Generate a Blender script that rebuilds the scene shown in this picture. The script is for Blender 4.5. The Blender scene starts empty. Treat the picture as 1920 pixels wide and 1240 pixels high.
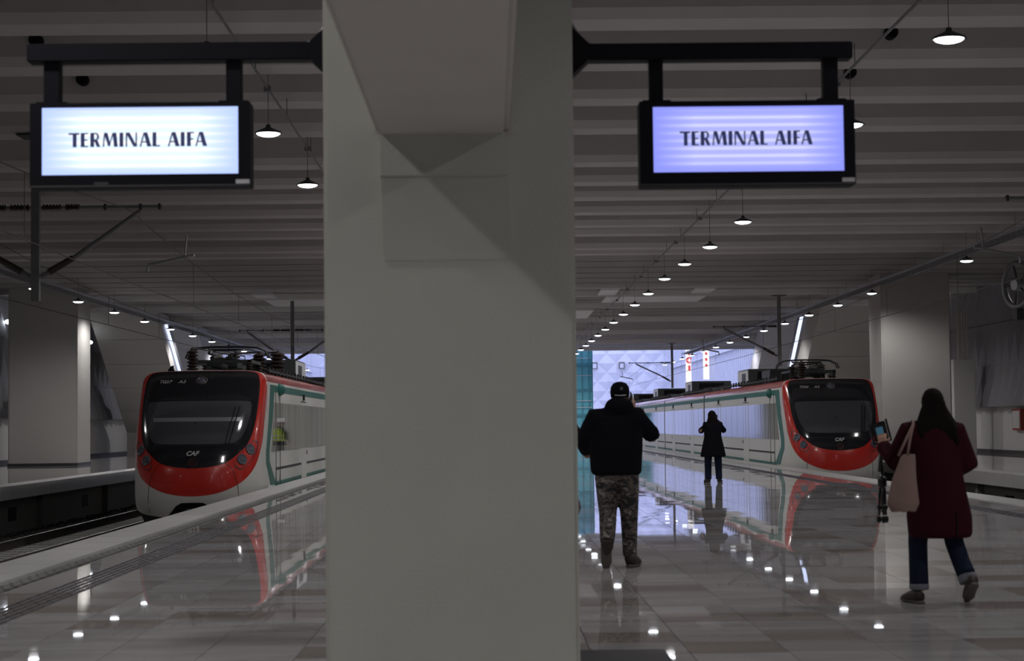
import bpy, bmesh, math, random
from mathutils import Vector, Matrix
random.seed(7)
SC = bpy.context.scene
C = SC.collection
# ------------------------------------------------------------------ camera
F = 3500.0; W, H = 1920, 1240
CAMZ = 1.4
rho = math.radians(0.65)
ux = -40*math.cos(rho) - 177*math.sin(rho); uy = 40*math.sin(rho) - 177*math.cos(rho)
th = math.atan(-uy/F); ya = math.atan(-ux/F*math.cos(th))
fv = Vector((math.sin(ya)*math.cos(th), math.cos(ya)*math.cos(th), math.sin(th)))
rv = Vector((math.cos(ya), -math.sin(ya), 0)); uv = rv.cross(fv)
r2 = rv*math.cos(rho) - uv*math.sin(rho); u2 = uv*math.cos(rho) + rv*math.sin(rho)
cam = bpy.data.cameras.new('camera'); camo = bpy.data.objects.new('camera', cam); C.objects.link(camo)
camo.matrix_world = Matrix((r2.to_4d(), u2.to_4d(), (-fv).to_4d(), (0, 0, 0, 1))).transposed()
camo.location = (0, 0, CAMZ)
cam.sensor_width = 36; cam.lens = F/W*36; cam.clip_end = 600; cam.clip_start = .1
cam.dof.use_dof = True; cam.dof.focus_distance = 50; cam.dof.aperture_fstop = 3.8
SC.camera = camo
# ------------------------------------------------------------------ world, exposure
wd = bpy.data.worlds.new('world'); SC.world = wd; wd.use_nodes = True
wn = wd.node_tree.nodes; wl = wd.node_tree.links
bg = wn['Background']; bg.inputs[0].default_value = (0.60, 0.65, 1.0, 1); bg.inputs[1].default_value = 2.1
SC.view_settings.view_transform = 'Standard'; SC.view_settings.look = 'None'
SC.view_settings.exposure = 0.0; SC.view_settings.gamma = 1; SC.view_settings.use_curve_mapping = False
LAMP_W = 325.0; LAMP_COL = (1.0, 0.965, 0.965)
LENS_EMIT = 9.0

# ------------------------------------------------------------------ materials
def mat(name, col, rough=.6, metal=0., spec=.5, noise=0., scale=3., bump=0., bscale=30., coat=0., emit=None, es=0., alpha=None, trans=0.):
    m = bpy.data.materials.new(name); m.use_nodes = True
    nt = m.node_tree; b = nt.nodes['Principled BSDF']; L = nt.links
    b.inputs['Base Color'].default_value = (*col, 1); b.inputs['Roughness'].default_value = rough
    b.inputs['Metallic'].default_value = metal; b.inputs['Specular IOR Level'].default_value = spec
    if coat: b.inputs['Coat Weight'].default_value = coat; b.inputs['Coat Roughness'].default_value = .05
    if trans: b.inputs['Transmission Weight'].default_value = trans
    if emit: b.inputs['Emission Color'].default_value = (*emit, 1); b.inputs['Emission Strength'].default_value = es
    tc = nt.nodes.new('ShaderNodeTexCoord')
    if noise:
        n = nt.nodes.new('ShaderNodeTexNoise'); n.inputs['Scale'].default_value = scale; n.inputs['Detail'].default_value = 5
        L.new(tc.outputs['Object'], n.inputs['Vector'])
        r = nt.nodes.new('ShaderNodeMapRange'); r.inputs[3].default_value = 1-noise; r.inputs[4].default_value = 1+noise
        L.new(n.outputs[0], r.inputs[0])
        mx = nt.nodes.new('ShaderNodeMix'); mx.data_type = 'RGBA'; mx.blend_type = 'MULTIPLY'; mx.inputs[0].default_value = 1
        mx.inputs[6].default_value = (*col, 1); L.new(r.outputs[0], mx.inputs[7]); L.new(mx.outputs[2], b.inputs['Base Color'])
    if bump:
        n = nt.nodes.new('ShaderNodeTexNoise'); n.inputs['Scale'].default_value = bscale; n.inputs['Detail'].default_value = 3
        L.new(tc.outputs['Object'], n.inputs['Vector'])
        bp = nt.nodes.new('ShaderNodeBump'); bp.inputs['Strength'].default_value = bump; bp.inputs['Distance'].default_value = .01
        L.new(n.outputs[0], bp.inputs['Height']); L.new(bp.outputs[0], b.inputs['Normal'])
    return m
M = {}
M['column'] = mat('column paint', (.50, .51, .46), .75, noise=.06, scale=2, bump=.15, bscale=60)
M['soffit'] = mat('beam paint', (.52, .49, .46), .75, noise=.07, scale=2, bump=.15, bscale=60)
M['conc'] = mat('pale concrete', (.52, .51, .48), .85, noise=.1, scale=.6)
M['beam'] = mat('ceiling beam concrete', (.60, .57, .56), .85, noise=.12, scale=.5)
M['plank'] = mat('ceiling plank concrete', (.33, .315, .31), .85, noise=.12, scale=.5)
M['pale'] = mat('pale edge strip', (.85, .85, .86), .7)
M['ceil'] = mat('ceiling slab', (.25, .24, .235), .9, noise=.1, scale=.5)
M['blank'] = mat('pale ceiling board', (.85, .85, .88), .8, noise=.04)
M['black'] = mat('black paint', (.006, .006, .010), .6, spec=.15)
M['dark'] = mat('dark grey', (.05, .05, .055), .6, noise=.2)
M['wallpanel'] = mat('grey relief panel', (.26, .26, .28), .6, noise=.1, scale=1)
M['wallwhite'] = mat('white lower wall', (.62, .62, .60), .7, noise=.05)
M['outwall'] = mat('white outer wall', (.68, .70, .78), .6, noise=.05, scale=.4)
M['endpanel'] = mat('white pyramid panel', (.72, .74, .84), .55, noise=.03, scale=.4)
M['steel'] = mat('galvanised steel', (.45, .46, .48), .35, metal=.8, noise=.1)
M['cat'] = mat('weathered tube', (.22, .22, .23), .5, metal=.3, noise=.2)
M['wire'] = mat('copper wire', (.10, .09, .085), .45, metal=.6)
M['shade'] = mat('lamp shade', (.10, .10, .11), .4, metal=.5)
M['lens'] = mat('lamp lens', (.9, .9, .9), .4, emit=(.87, .92, 1.0), es=LENS_EMIT)
M['lens'].cycles.emission_sampling = 'NONE'
M['red'] = mat('red paint', (.50, .022, .014), .25, coat=.6, noise=.03)
M['white'] = mat('train white', (.60, .60, .56), .45, spec=.3, noise=.04, scale=.8)
M['green'] = mat('train green', (.035, .15, .125), .5, spec=.3, noise=.04)
M['maskblack'] = mat('gloss black mask', (.012, .012, .015), .12, coat=.5)
M['wind'] = mat('windscreen glass', (.045, .048, .056), .08, coat=1.0, spec=.8)
M['traindark'] = mat('train underframe', (.03, .03, .032), .7, noise=.3)
M['trainroof'] = mat('train roof', (.11, .11, .115), .6, noise=.2)
M['acbox'] = mat('roof unit', (.045, .05, .052), .5, noise=.2)
M['rail_and_lit_side'] = mat('pale rail and daylit roof unit side', (.7, .72, .75), .5)
M['lampglass'] = mat('headlamp glass', (.08, .085, .11), .1, coat=1)
M['lampring'] = mat('headlamp ring', (.09, .08, .09), .3, metal=.4)
M['chrome'] = mat('pale lettering', (.38, .38, .38), .4)
M['reflbar'] = mat('painted reflection bar', (.16, .165, .175), .3, coat=.5)
M['emblem'] = mat('dark red emblem', (.035, .006, .006), .4)
M['insul'] = mat('brown insulator', (.06, .045, .04), .3)
M['ballast'] = mat('track ballast', (.045, .043, .042), .95, noise=.4, scale=20, bump=.8, bscale=25)
M['sleeper'] = mat('concrete sleeper', (.62, .61, .58), .8, noise=.25, scale=6)
M['railside'] = mat('rusty rail side', (.05, .042, .038), .9)
M['rail'] = mat('rail steel', (.35, .33, .32), .3, metal=.8)
M['edge'] = mat('platform edge stone', (.50, .50, .49), .35, noise=.12, scale=3)
M['tact'] = mat('tactile bar', (.045, .045, .055), .4)
M['platside'] = mat('platform side', (.17, .17, .165), .8, noise=.2, scale=1)
M['teal'] = mat('teal glass', (.24, .74, .86), .15, spec=.6, noise=.15, scale=.4)
M['tealf'] = mat('teal frame', (.10, .36, .44), .4)
M['jacket'] = mat('black jacket cloth', (.006, .006, .009), .95, spec=.1, noise=.3, scale=8, bump=.4, bscale=25)
M['skin'] = mat('skin', (.42, .24, .17), .55)
M['hair'] = mat('dark brown hair', (.009, .006, .006), .9, spec=.1, noise=.3, scale=30, bump=.6, bscale=60)
M['maroon'] = mat('maroon coat cloth', (.034, .006, .011), .95, spec=.1, noise=.15, scale=6, bump=.35, bscale=20)
M['jeans'] = mat('dark blue denim', (.010, .016, .034), .9, spec=.15, noise=.2, scale=12, bump=.3, bscale=40)
M['cuff'] = mat('turned jeans cuff', (.16, .17, .20), .85)
M['shoe'] = mat('dark shoe', (.03, .018, .018), .6)
M['sole'] = mat('shoe sole', (.10, .09, .08), .8)
M['bag'] = mat('beige canvas', (.25, .17, .15), .9, noise=.1, scale=8, bump=.3, bscale=40)
M['phone'] = mat('black plastic', (.012, .012, .014), .35)
M['vest'] = mat('hi-vis yellow', (.55, .75, .05), .7)
M['silver'] = mat('reflective tape', (.6, .6, .62), .4)
M['helmet'] = mat('white helmet', (.8, .8, .8), .4)
M['redbox'] = mat('hose cabinet red', (.35, .05, .03), .5)

def emis(name, col, s):
    m = bpy.data.materials.new(name); m.use_nodes = True
    nt = m.node_tree; b = nt.nodes['Principled BSDF']; b.inputs['Base Color'].default_value = (.02, .02, .02, 1)
    b.inputs['Emission Color'].default_value = (*col, 1); b.inputs['Emission Strength'].default_value = s
    return m
M['phonescreen'] = emis('phone screen', (.05, .17, .26), .4)
M['strip'] = emis('painted glint', (.62, .70, 1.0), 1.5)  # daylight gleaming on the stair glass, put in as emission
M['bannerlit'] = emis('lit banner', (1, .98, .98), 1.0)
M['bannerred'] = emis('banner red', (.9, .08, .10), .8)

def led(name, c0, c1, s):
    m = emis(name, c0, s); nt = m.node_tree; L = nt.links; b = nt.nodes['Principled BSDF']
    tc = nt.nodes.new('ShaderNodeTexCoord'); sp = nt.nodes.new('ShaderNodeSeparateXYZ'); L.new(tc.outputs['Generated'], sp.inputs[0])
    def wave(out, f, ph=0.):
        a = nt.nodes.new('ShaderNodeMath'); a.operation = 'MULTIPLY_ADD'; L.new(out, a.inputs[0]); a.inputs[1].default_value = f*2*math.pi; a.inputs[2].default_value = ph
        c = nt.nodes.new('ShaderNodeMath'); c.operation = 'SINE'; L.new(a.outputs[0], c.inputs[0]); return c.outputs[0]
    w1 = wave(sp.outputs['Z'], 8.5, 1.2)
    mr = nt.nodes.new('ShaderNodeMapRange'); mr.inputs[1].default_value = -.2; mr.inputs[2].default_value = 1; L.new(w1, mr.inputs[0])
    # LED columns fade in brightness towards the right / left ends of the panel
    w2 = wave(sp.outputs['X'], 96); w3 = wave(sp.outputs['Z'], 40)
    mm = nt.nodes.new('ShaderNodeMath'); mm.operation = 'MULTIPLY'; L.new(w2, mm.inputs[0]); mm.inputs[1].default_value = .07
    m3 = nt.nodes.new('ShaderNodeMath'); m3.operation = 'MULTIPLY_ADD'; L.new(w3, m3.inputs[0]); m3.inputs[1].default_value = .05; L.new(mm.outputs[0], m3.inputs[2])
    ad = nt.nodes.new('ShaderNodeMath'); ad.operation = 'ADD'; L.new(m3.outputs[0], ad.inputs[0]); ad.inputs[1].default_value = 1
    mu = nt.nodes.new('ShaderNodeMath'); mu.operation = 'MULTIPLY'; mu.inputs[1].default_value = s; L.new(ad.outputs[0], mu.inputs[0]); L.new(mu.outputs[0], b.inputs['Emission Strength'])
    mx = nt.nodes.new('ShaderNodeMix'); mx.data_type = 'RGBA'; L.new(mr.outputs[0], mx.inputs[0]); mx.inputs[6].default_value = (*c0, 1); mx.inputs[7].default_value = (*c1, 1)
    def edge(out):
        a = nt.nodes.new('ShaderNodeMath'); a.operation = 'PINGPONG'; a.inputs[1].default_value = .5; L.new(out, a.inputs[0]); return a.outputs[0]
    ea, eb = edge(sp.outputs['X']), edge(sp.outputs['Z'])
    m1 = nt.nodes.new('ShaderNodeMapRange'); m1.inputs[2].default_value = .22; L.new(ea, m1.inputs[0])
    m2 = nt.nodes.new('ShaderNodeMapRange'); m2.inputs[2].default_value = .16; L.new(eb, m2.inputs[0])
    mu2 = nt.nodes.new('ShaderNodeMath'); mu2.operation = 'MULTIPLY'; L.new(m1.outputs[0], mu2.inputs[0]); L.new(m2.outputs[0], mu2.inputs[1])
    mxe = nt.nodes.new('ShaderNodeMix'); mxe.data_type = 'RGBA'; L.new(mu2.outputs[0], mxe.inputs[0]); mxe.inputs[6].default_value = (c0[0]*.62, c0[1]*.66, c0[2], 1); L.new(mx.outputs[2], mxe.inputs[7])
    L.new(mxe.outputs[2], b.inputs['Emission Color'])
    return m
M['led_white'] = led('led panel white', (.70, .84, 1.0), (1.0, 1.0, 1.0), 1.22)
M['led_blue'] = led('led panel lavender', (.45, .48, 1.0), (.70, .72, 1.0), 1.0)
M['ledtext'] = emis('led dark letters', (.02, .025, .09), 1.0)

def floor_mat():
    m = bpy.data.materials.new('polished stone floor'); m.use_nodes = True
    nt = m.node_tree; L = nt.links; b = nt.nodes['Principled BSDF']; N = nt.nodes.new
    g = N('ShaderNodeNewGeometry')
    mp = N('ShaderNodeMapping'); mp.inputs['Scale'].default_value = (1/.6, 1/.6, 0); L.new(g.outputs['Position'], mp.inputs[0])
    fl = N('ShaderNodeVectorMath'); fl.operation = 'FLOOR'; L.new(mp.outputs[0], fl.inputs[0])
    wn_ = N('ShaderNodeTexWhiteNoise'); L.new(fl.outputs[0], wn_.inputs['Vector'])
    cr = N('ShaderNodeValToRGB'); L.new(wn_.outputs['Value'], cr.inputs[0]); e = cr.color_ramp.elements
    e[0].position = 0; e[0].color = (.31, .275, .25, 1); e[1].position = 1; e[1].color = (.50, .49, .49, 1)
    for p, c in ((.14, (.33, .29, .265, 1)), (.20, (.40, .385, .38, 1)), (.6, (.46, .45, .45, 1))):
        x = cr.color_ramp.elements.new(p); x.color = c
    ns = N('ShaderNodeTexNoise'); ns.inputs['Scale'].default_value = 1.0; ns.inputs['Detail'].default_value = 6
    mp2 = N('ShaderNodeMapping'); mp2.inputs['Scale'].default_value = (1.2, 5, 1); L.new(g.outputs['Position'], mp2.inputs[0]); L.new(mp2.outputs[0], ns.inputs['Vector'])
    mr = N('ShaderNodeMapRange'); mr.inputs[3].default_value = .6; mr.inputs[4].default_value = 1.4; L.new(ns.outputs[0], mr.inputs[0])
    mx = N('ShaderNodeMix'); mx.data_type = 'RGBA'; mx.blend_type = 'MULTIPLY'; mx.inputs[0].default_value = 1
    L.new(cr.outputs[0], mx.inputs[6]); L.new(mr.outputs[0], mx.inputs[7]); L.new(mx.outputs[2], b.inputs['Base Color'])
    b.inputs['Roughness'].default_value = .02
    n2 = N('ShaderNodeTexNoise'); n2.inputs['Scale'].default_value = 1.6; n2.inputs['Detail'].default_value = 2; L.new(g.outputs['Position'], n2.inputs['Vector'])
    bp = N('ShaderNodeBump'); bp.inputs['Strength'].default_value = .02; bp.inputs['Distance'].default_value = .006; L.new(n2.outputs[0], bp.inputs['Height']); L.new(bp.outputs[0], b.inputs['Normal'])
    return m
M['floor'] = floor_mat()
def camo_mat():
    m = bpy.data.materials.new('camouflage cloth'); m.use_nodes = True
    nt = m.node_tree; L = nt.links; b = nt.nodes['Principled BSDF']; b.inputs['Roughness'].default_value = .9
    tc = nt.nodes.new('ShaderNodeTexCoord'); mp = nt.nodes.new('ShaderNodeMapping'); mp.inputs['Scale'].default_value = (1, 1, 1.8)
    n = nt.nodes.new('ShaderNodeTexNoise'); n.inputs['Scale'].default_value = 9; n.inputs['Detail'].default_value = 3; n.inputs['Distortion'].default_value = .8
    L.new(tc.outputs['Object'], mp.inputs[0]); L.new(mp.outputs[0], n.inputs['Vector'])
    cr = nt.nodes.new('ShaderNodeValToRGB'); cr.color_ramp.interpolation = 'CONSTANT'; L.new(n.outputs[0], cr.inputs[0])
    e = cr.color_ramp.elements; e[0].color = (.018, .017, .018, 1); e[1].position = .45; e[1].color = (.11, .092, .082, 1)
    for p, c in ((.52, (.03, .028, .027, 1)), (.58, (.23, .205, .185, 1)), (.66, (.06, .05, .045, 1))):
        x = e.new(p); x.color = c
    L.new(cr.outputs[0], b.inputs['Base Color']); return m
M['camo'] = camo_mat()
def winmat():
    m = mat('mirror window glass', (.035, .037, .042), .04, spec=1.0, coat=.5)
    b = m.node_tree.nodes['Principled BSDF']; b.inputs['IOR'].default_value = 1.75
    nt = m.node_tree; L = nt.links
    tc = nt.nodes.new('ShaderNodeTexCoord'); mp = nt.nodes.new('ShaderNodeMapping'); mp.inputs['Scale'].default_value = (1, 1.3, .12)
    n = nt.nodes.new('ShaderNodeTexNoise'); n.inputs['Scale'].default_value = 2.0; n.inputs['Detail'].default_value = 1
    L.new(tc.outputs['Object'], mp.inputs[0]); L.new(mp.outputs[0], n.inputs['Vector'])
    bp = nt.nodes.new('ShaderNodeBump'); bp.inputs['Strength'].default_value = .1; bp.inputs['Distance'].default_value = .02
    L.new(n.outputs[0], bp.inputs['Height']); L.new(bp.outputs[0], b.inputs['Normal']); L.new(bp.outputs[0], b.inputs['Coat Normal'])
    return m
M['win'] = winmat()

# ------------------------------------------------------------------ helpers
def tag(o, label=None, cat=None, group=None, kind=None):
    if label: o['label'] = label
    if cat: o['category'] = cat
    if group: o['group'] = group
    if kind: o['kind'] = kind
    return o
def thing(name, label, cat, loc=(0, 0, 0), rz=0, group=None):
    o = bpy.data.objects.new(name, None); C.objects.link(o); o.location = loc; o.rotation_euler = (0, 0, rz); o.empty_display_size = .1
    return tag(o, label, cat, group)
def link(name, me, parent=None, loc=None, rot=None):
    o = bpy.data.objects.new(name, me); C.objects.link(o)
    if parent: o.parent = parent
    if loc: o.location = loc
    if rot: o.rotation_euler = rot
    return o
def obj(name, bm, m, parent=None, smooth=False, loc=None, rot=None):
    me = bpy.data.meshes.new(name)
    bmesh.ops.recalc_face_normals(bm, faces=bm.faces)
    bm.to_mesh(me); bm.free()
    for mm in (m if isinstance(m, (list, tuple)) else [m]): me.materials.append(mm)
    if smooth:
        for p in me.polygons: p.use_smooth = True
    return link(name, me, parent, loc, rot)
def BM(): return bmesh.new()
def box(bm, x0, x1, y0, y1, z0, z1):
    v = [bm.verts.new(p) for p in ((x0,y0,z0),(x1,y0,z0),(x1,y1,z0),(x0,y1,z0),(x0,y0,z1),(x1,y0,z1),(x1,y1,z1),(x0,y1,z1))]
    for f in ((3,2,1,0),(4,5,6,7),(0,1,5,4),(1,2,6,5),(2,3,7,6),(3,0,4,7)): bm.faces.new([v[i] for i in f])
    return bm
def bbox(x0, x1, y0, y1, z0, z1, bev=0.):
    bm = box(BM(), x0, x1, y0, y1, z0, z1)
    if bev: bmesh.ops.bevel(bm, geom=bm.edges[:], offset=bev, segments=2, affect='EDGES')
    return bm
def prism(bm, prof, axis, a, b):
    """prof: 2D polygon; axis 'x' -> prof is (y,z); 'y' -> (x,z); 'z' -> (x,y)"""
    def p3(p, t): return (t, p[0], p[1]) if axis == 'x' else ((p[0], t, p[1]) if axis == 'y' else (p[0], p[1], t))
    A = [bm.verts.new(p3(p, a)) for p in prof]; B = [bm.verts.new(p3(p, b)) for p in prof]
    n = len(prof); bm.faces.new(A); bm.faces.new(B[::-1])
    for i in range(n): bm.faces.new((A[i], B[i], B[(i+1) % n], A[(i+1) % n]))
    return bm
def frame(d, ref=None):
    d = d.normalized(); r = Vector(ref) if ref else (Vector((0, 0, 1)) if abs(d.z) < .9 else Vector((0, 1, 0)))
    x = d.cross(r).normalized(); y = x.cross(d).normalized(); return x, y
def tube(bm, pts, r, n=8, cap=True, ref=None):
    """r: float or list of float or list of (rx, ry) sections perpendicular to the path (or horizontal when ref == 'h')"""
    pts = [Vector(p) for p in pts]; rings = []; x = None
    for i, p in enumerate(pts):
        d = (pts[min(i+1, len(pts)-1)] - pts[max(i-1, 0)])
        if ref == 'h': x, y = Vector((1, 0, 0)), Vector((0, 1, 0))
        elif ref is not None or x is None: x, y = frame(d, ref)
        else:
            d = d.normalized(); x = (x - d*x.dot(d)).normalized(); y = x.cross(d).normalized()
        ri = r[i] if isinstance(r, list) else r
        rx, ry = ri if isinstance(ri, tuple) else (ri, ri)
        rings.append([bm.verts.new(p + x*rx*math.cos(2*math.pi*k/n) + y*ry*math.sin(2*math.pi*k/n)) for k in range(n)])
    for a, b in zip(rings, rings[1:]):
        for k in range(n): bm.faces.new((a[k], a[(k+1) % n], b[(k+1) % n], b[k]))
    if cap: bm.faces.new(rings[0][::-1]); bm.faces.new(rings[-1])
    return bm
def lathe(bm, prof, o=(0, 0, 0), axis='z', n=20, caps=True):
    """prof (r, h) list"""
    rings = []
    for r, h in prof:
        ring = []
        for k in range(n):
            a = 2*math.pi*k/n; c, s = max(r, 1e-4)*math.cos(a), max(r, 1e-4)*math.sin(a)
            p = {'z': (c, s, h), 'y': (c, h, s), 'x': (h, c, s)}[axis]
            ring.append(bm.verts.new((o[0]+p[0], o[1]+p[1], o[2]+p[2])))
        rings.append(ring)
    for a, b in zip(rings, rings[1:]):
        for k in range(n): bm.faces.new((a[k], a[(k+1) % n], b[(k+1) % n], b[k]))
    if caps: bm.faces.new(rings[0][::-1]); bm.faces.new(rings[-1])
    return bm
def struct(name, bm, m, parent=None):
    o = obj(name, bm, m, parent)
    if not parent: o['kind'] = 'structure'
    return o
ORD = ('first second third fourth fifth sixth seventh eighth ninth tenth eleventh twelfth thirteenth fourteenth fifteenth sixteenth '
       'seventeenth eighteenth nineteenth twentieth twenty-first twenty-second twenty-third twenty-fourth').split()

# ------------------------------------------------------------------ structure: platform floors
YB, YC, YE = -30.0, 138.5, 213.0         # back wall, end of the roof, end wall
PL, PR = -5.15, 9.15                     # island platform edges
OL, OR = -12.1, 13.2                     # opposite platforms' edges
WL, WR = -20.6, 21.0
ZR = -1.1                                # top of rail
fl = struct('floor', bbox(PL+.02, PR-.02, YB, YE, -1.2, -.02), M['platside'])
T = .6
tile_me = None
tb = BM(); box(tb, -T/2+.003, T/2-.003, -T/2+.003, T/2-.003, -.02, 0)
x_in0, x_in1 = PL+.65, PR-.65
TX = [i for i in range(-8, 15) if i*T >= x_in0-.05 and (i+1)*T <= x_in1+.1]
def tilt(i, j):
    r = random.Random(i*7919+j*104729); return r.gauss(0, .0006), r.gauss(0, .0006), r.uniform(-.0004, .0004)
tile0 = None
for j in range(17, 33):
    for i in TX:
        cx, cy = (i+.5)*T, (j+.5)*T
        if not (-.29*cy-.3 < cx < .30*cy+.3): continue
        ax, ay, dz = tilt(i, j)
        if tile0 is None:
            tile0 = obj('tile', tb, M['floor'], fl); t = tile0
        else:
            t = link('tile', tile0.data, fl)
        t.location = (cx, cy, dz); t.rotation_euler = (ax, ay, 0); t['_k'] = 1
        del t['_k']
used = {(round((o.location.x/T)-.5), round(o.location.y/T-.5)) for o in fl.children}
bm = BM()
for j in range(int(YB/T), int(YE/T)):
    for i in TX:
        if (i, j) in used: continue
        ax, ay, dz = tilt(i, j); cx, cy = (i+.5)*T, (j+.5)*T; h = T/2-.003
        v = [bm.verts.new((cx+sx*h, cy+sy*h, dz + sy*h*ax - sx*h*ay)) for sx, sy in ((-1,-1),(1,-1),(1,1),(-1,1))]
        bm.faces.new(v)
        for a, b in ((0, 1), (1, 2), (3, 0)):
            lo = [bm.verts.new((v[q].co.x, v[q].co.y, -.02)) for q in (a, b)]
            bm.faces.new((v[a], lo[0], lo[1], v[b]))
me = bpy.data.meshes.new('floor_tiles'); bm.to_mesh(me); bm.free(); me.materials.append(M['floor'])
o = link('tile_field', me, fl); o['kind'] = 'stuff'
# edge stones, one by one
def edge_run(parent, x0, x1, y0, y1, L=1.2, name='edge_stone', maxn=290, th=.14):
    base = obj(name, bbox(x0+.004, x1-.004, -L/2+.004, L/2-.004, -th, .004, .006), M['edge'], parent)
    n = 0; y = y0+L/2; first = True
    while y < y1 and n < maxn:
        t = base if first else link(name, base.data, parent)
        first = False; t.location = (0, y, random.uniform(-.001, .001)); y += L; n += 1
edge_run(fl, PL-.03, PL+.62, 4, YC+20)
edge_run(fl, PR-.62, PR+.03, 8, YC+20)
# tactile guiding strips (bars set in the floor)
def tactile(x0, rows, y0, y1, pitch=.07, ln=.27):
    bm = BM()
    for r in range(rows):
        y = y0 + (r % 2)*.15
        while y < y1:
            box(bm, x0+r*pitch, x0+r*pitch+.034, y, y+ln, -.002, .005); y += ln+.06
    return bm
o = obj('tactile_bar_strip', tactile(-3.86, 5, 8, 110), M['tact'], fl); o['kind'] = 'stuff'
o = obj('tactile_bar_strip', tactile(-4.42, 3, 8, 110, .05), M['platside'], fl); o['kind'] = 'stuff'
o = obj('tactile_bar_strip', tactile(7.5, 5, 8, 110), M['tact'], fl); o['kind'] = 'stuff'
# opposite platforms
for nm, x0, x1, e0 in (('l', WL, OL, OL), ('r', OR, WR, OR)):
    pf = struct('platform_slab', bbox(min(x0, x1), max(x0, x1), YB, YE, -.32, 0), M['floor'])
    s = 1 if nm == 'l' else -1
    xe = (OL-.6, OL+.05) if nm == 'l' else (OR-.05, OR+.6)
    edge_run(pf, xe[0], xe[1], 42.7, YC, 4.35, th=.34)
    xs = (OL-.45, OL-.35) if nm == 'l' else (OR+.35, OR+.45)
    obj('side_wall', bbox(xs[0], xs[1], YB, YE, -1.5, -.3), M['platside'], pf)
    # upright ribs and black openings along the platform's side
    rib = None
    for k in range(12):
        y = 34.1 + k*8.7
        xr = (OL-.36, OL-.18) if nm == 'l' else (OR+.18, OR+.36)
        if rib is None: rib = obj('buttress', bbox(xr[0], xr[1], -.12, .12, -1.4, -.32), M['platside'], pf)
        q = rib if k == 0 else link('buttress', rib.data, pf); q.location = (0, y, 0)
    hole = None
    for k in range(12):
        y = 31.4 + k*8.7
        xr = (OL-.42, OL-.335) if nm == 'l' else (OR+.335, OR+.42)
        if hole is None: hole = obj('drain_opening', bbox(xr[0], xr[1], -.4, .4, -.95, -.6), M['black'], pf)
        q = hole if k == 0 else link('drain_opening', hole.data, pf); q.location = (0, y, 0)
# track bed
g = struct('ground', bbox(WL, WR, YB, YE, -1.6, -1.42), M['ballast'])
# ballast: real stones on the visible side of the trench
obj('ballast_bed', bbox(-11.9, PL-.2, 20, 130, -1.44, -1.305), M['ballast'], g)
bm = BM(); rs = random.Random(3)
for k in range(9000):
    y = 36 + rs.random()**1.6*40; x = rs.uniform(-11.95, -11.1) if k % 8 else rs.uniform(-10.8, -9.5); s = rs.uniform(.02, .05) if k % 8 else .018
    mtx = Matrix.Translation((x, y, -1.30+(rs.uniform(0, .16) if x < -11 else -.005))) @ Matrix.Rotation(rs.random()*6, 4, Vector((rs.random(), rs.random(), .5)).normalized())
    vs = [bm.verts.new(mtx @ Vector(p)*1) for p in ((s, 0, 0), (-s, 0, 0), (0, s, 0), (0, -s, 0), (0, 0, s*.8), (0, 0, -s*.8))]
    for a, b, c in ((0,2,4),(2,1,4),(1,3,4),(3,0,4),(2,0,5),(1,2,5),(3,1,5),(0,3,5)): bm.faces.new((vs[a], vs[b], vs[c]))
o = obj('ballast_gravel', bm, M['ballast']); tag(o, 'dark grey ballast stones heaped between the rails and the opposite platform', 'gravel', kind='stuff')
def track(xc, label, y0, y1, ns):
    t = thing('railway_track', label, 'track', (xc, 0, -1.42))
    for s in (-1, 1):
        bm = BM(); x = s*.7525
        prism(bm, [(x-.07, .13), (x+.07, .13), (x+.07, .145), (x+.012, .17), (x+.012, .27), (x+.036, .28), (x+.036, .32), (x-.036, .32), (x-.036, .28), (x-.012, .27), (x-.012, .17), (x-.07, .145)], 'y', y0, y1)
        ro = obj('rail', bm, [M['railside'], M['rail']], t)
        for p in ro.data.polygons:
            if p.normal.z > .9 and p.center.z > .3: p.material_index = 1
    b = obj('sleeper', bbox(-1.25, 1.25, -.12, .12, -.06, .13, .02), M['sleeper'], t)
    for k in range(ns):
        q = b if k == 0 else link('sleeper', b.data, t); q.location = (0, y0s+k*.6, 0)
y0s = 38
track(-10.2, 'empty concrete-sleepered track beside the opposite platform', YB, YE, 90)
y0s = 36
track(-6.72, 'track running under the train numbered T027', YB, YE, 40)
y0s = 45
track(10.7, 'track running under the train numbered T026', YB, YE, 40)

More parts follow.
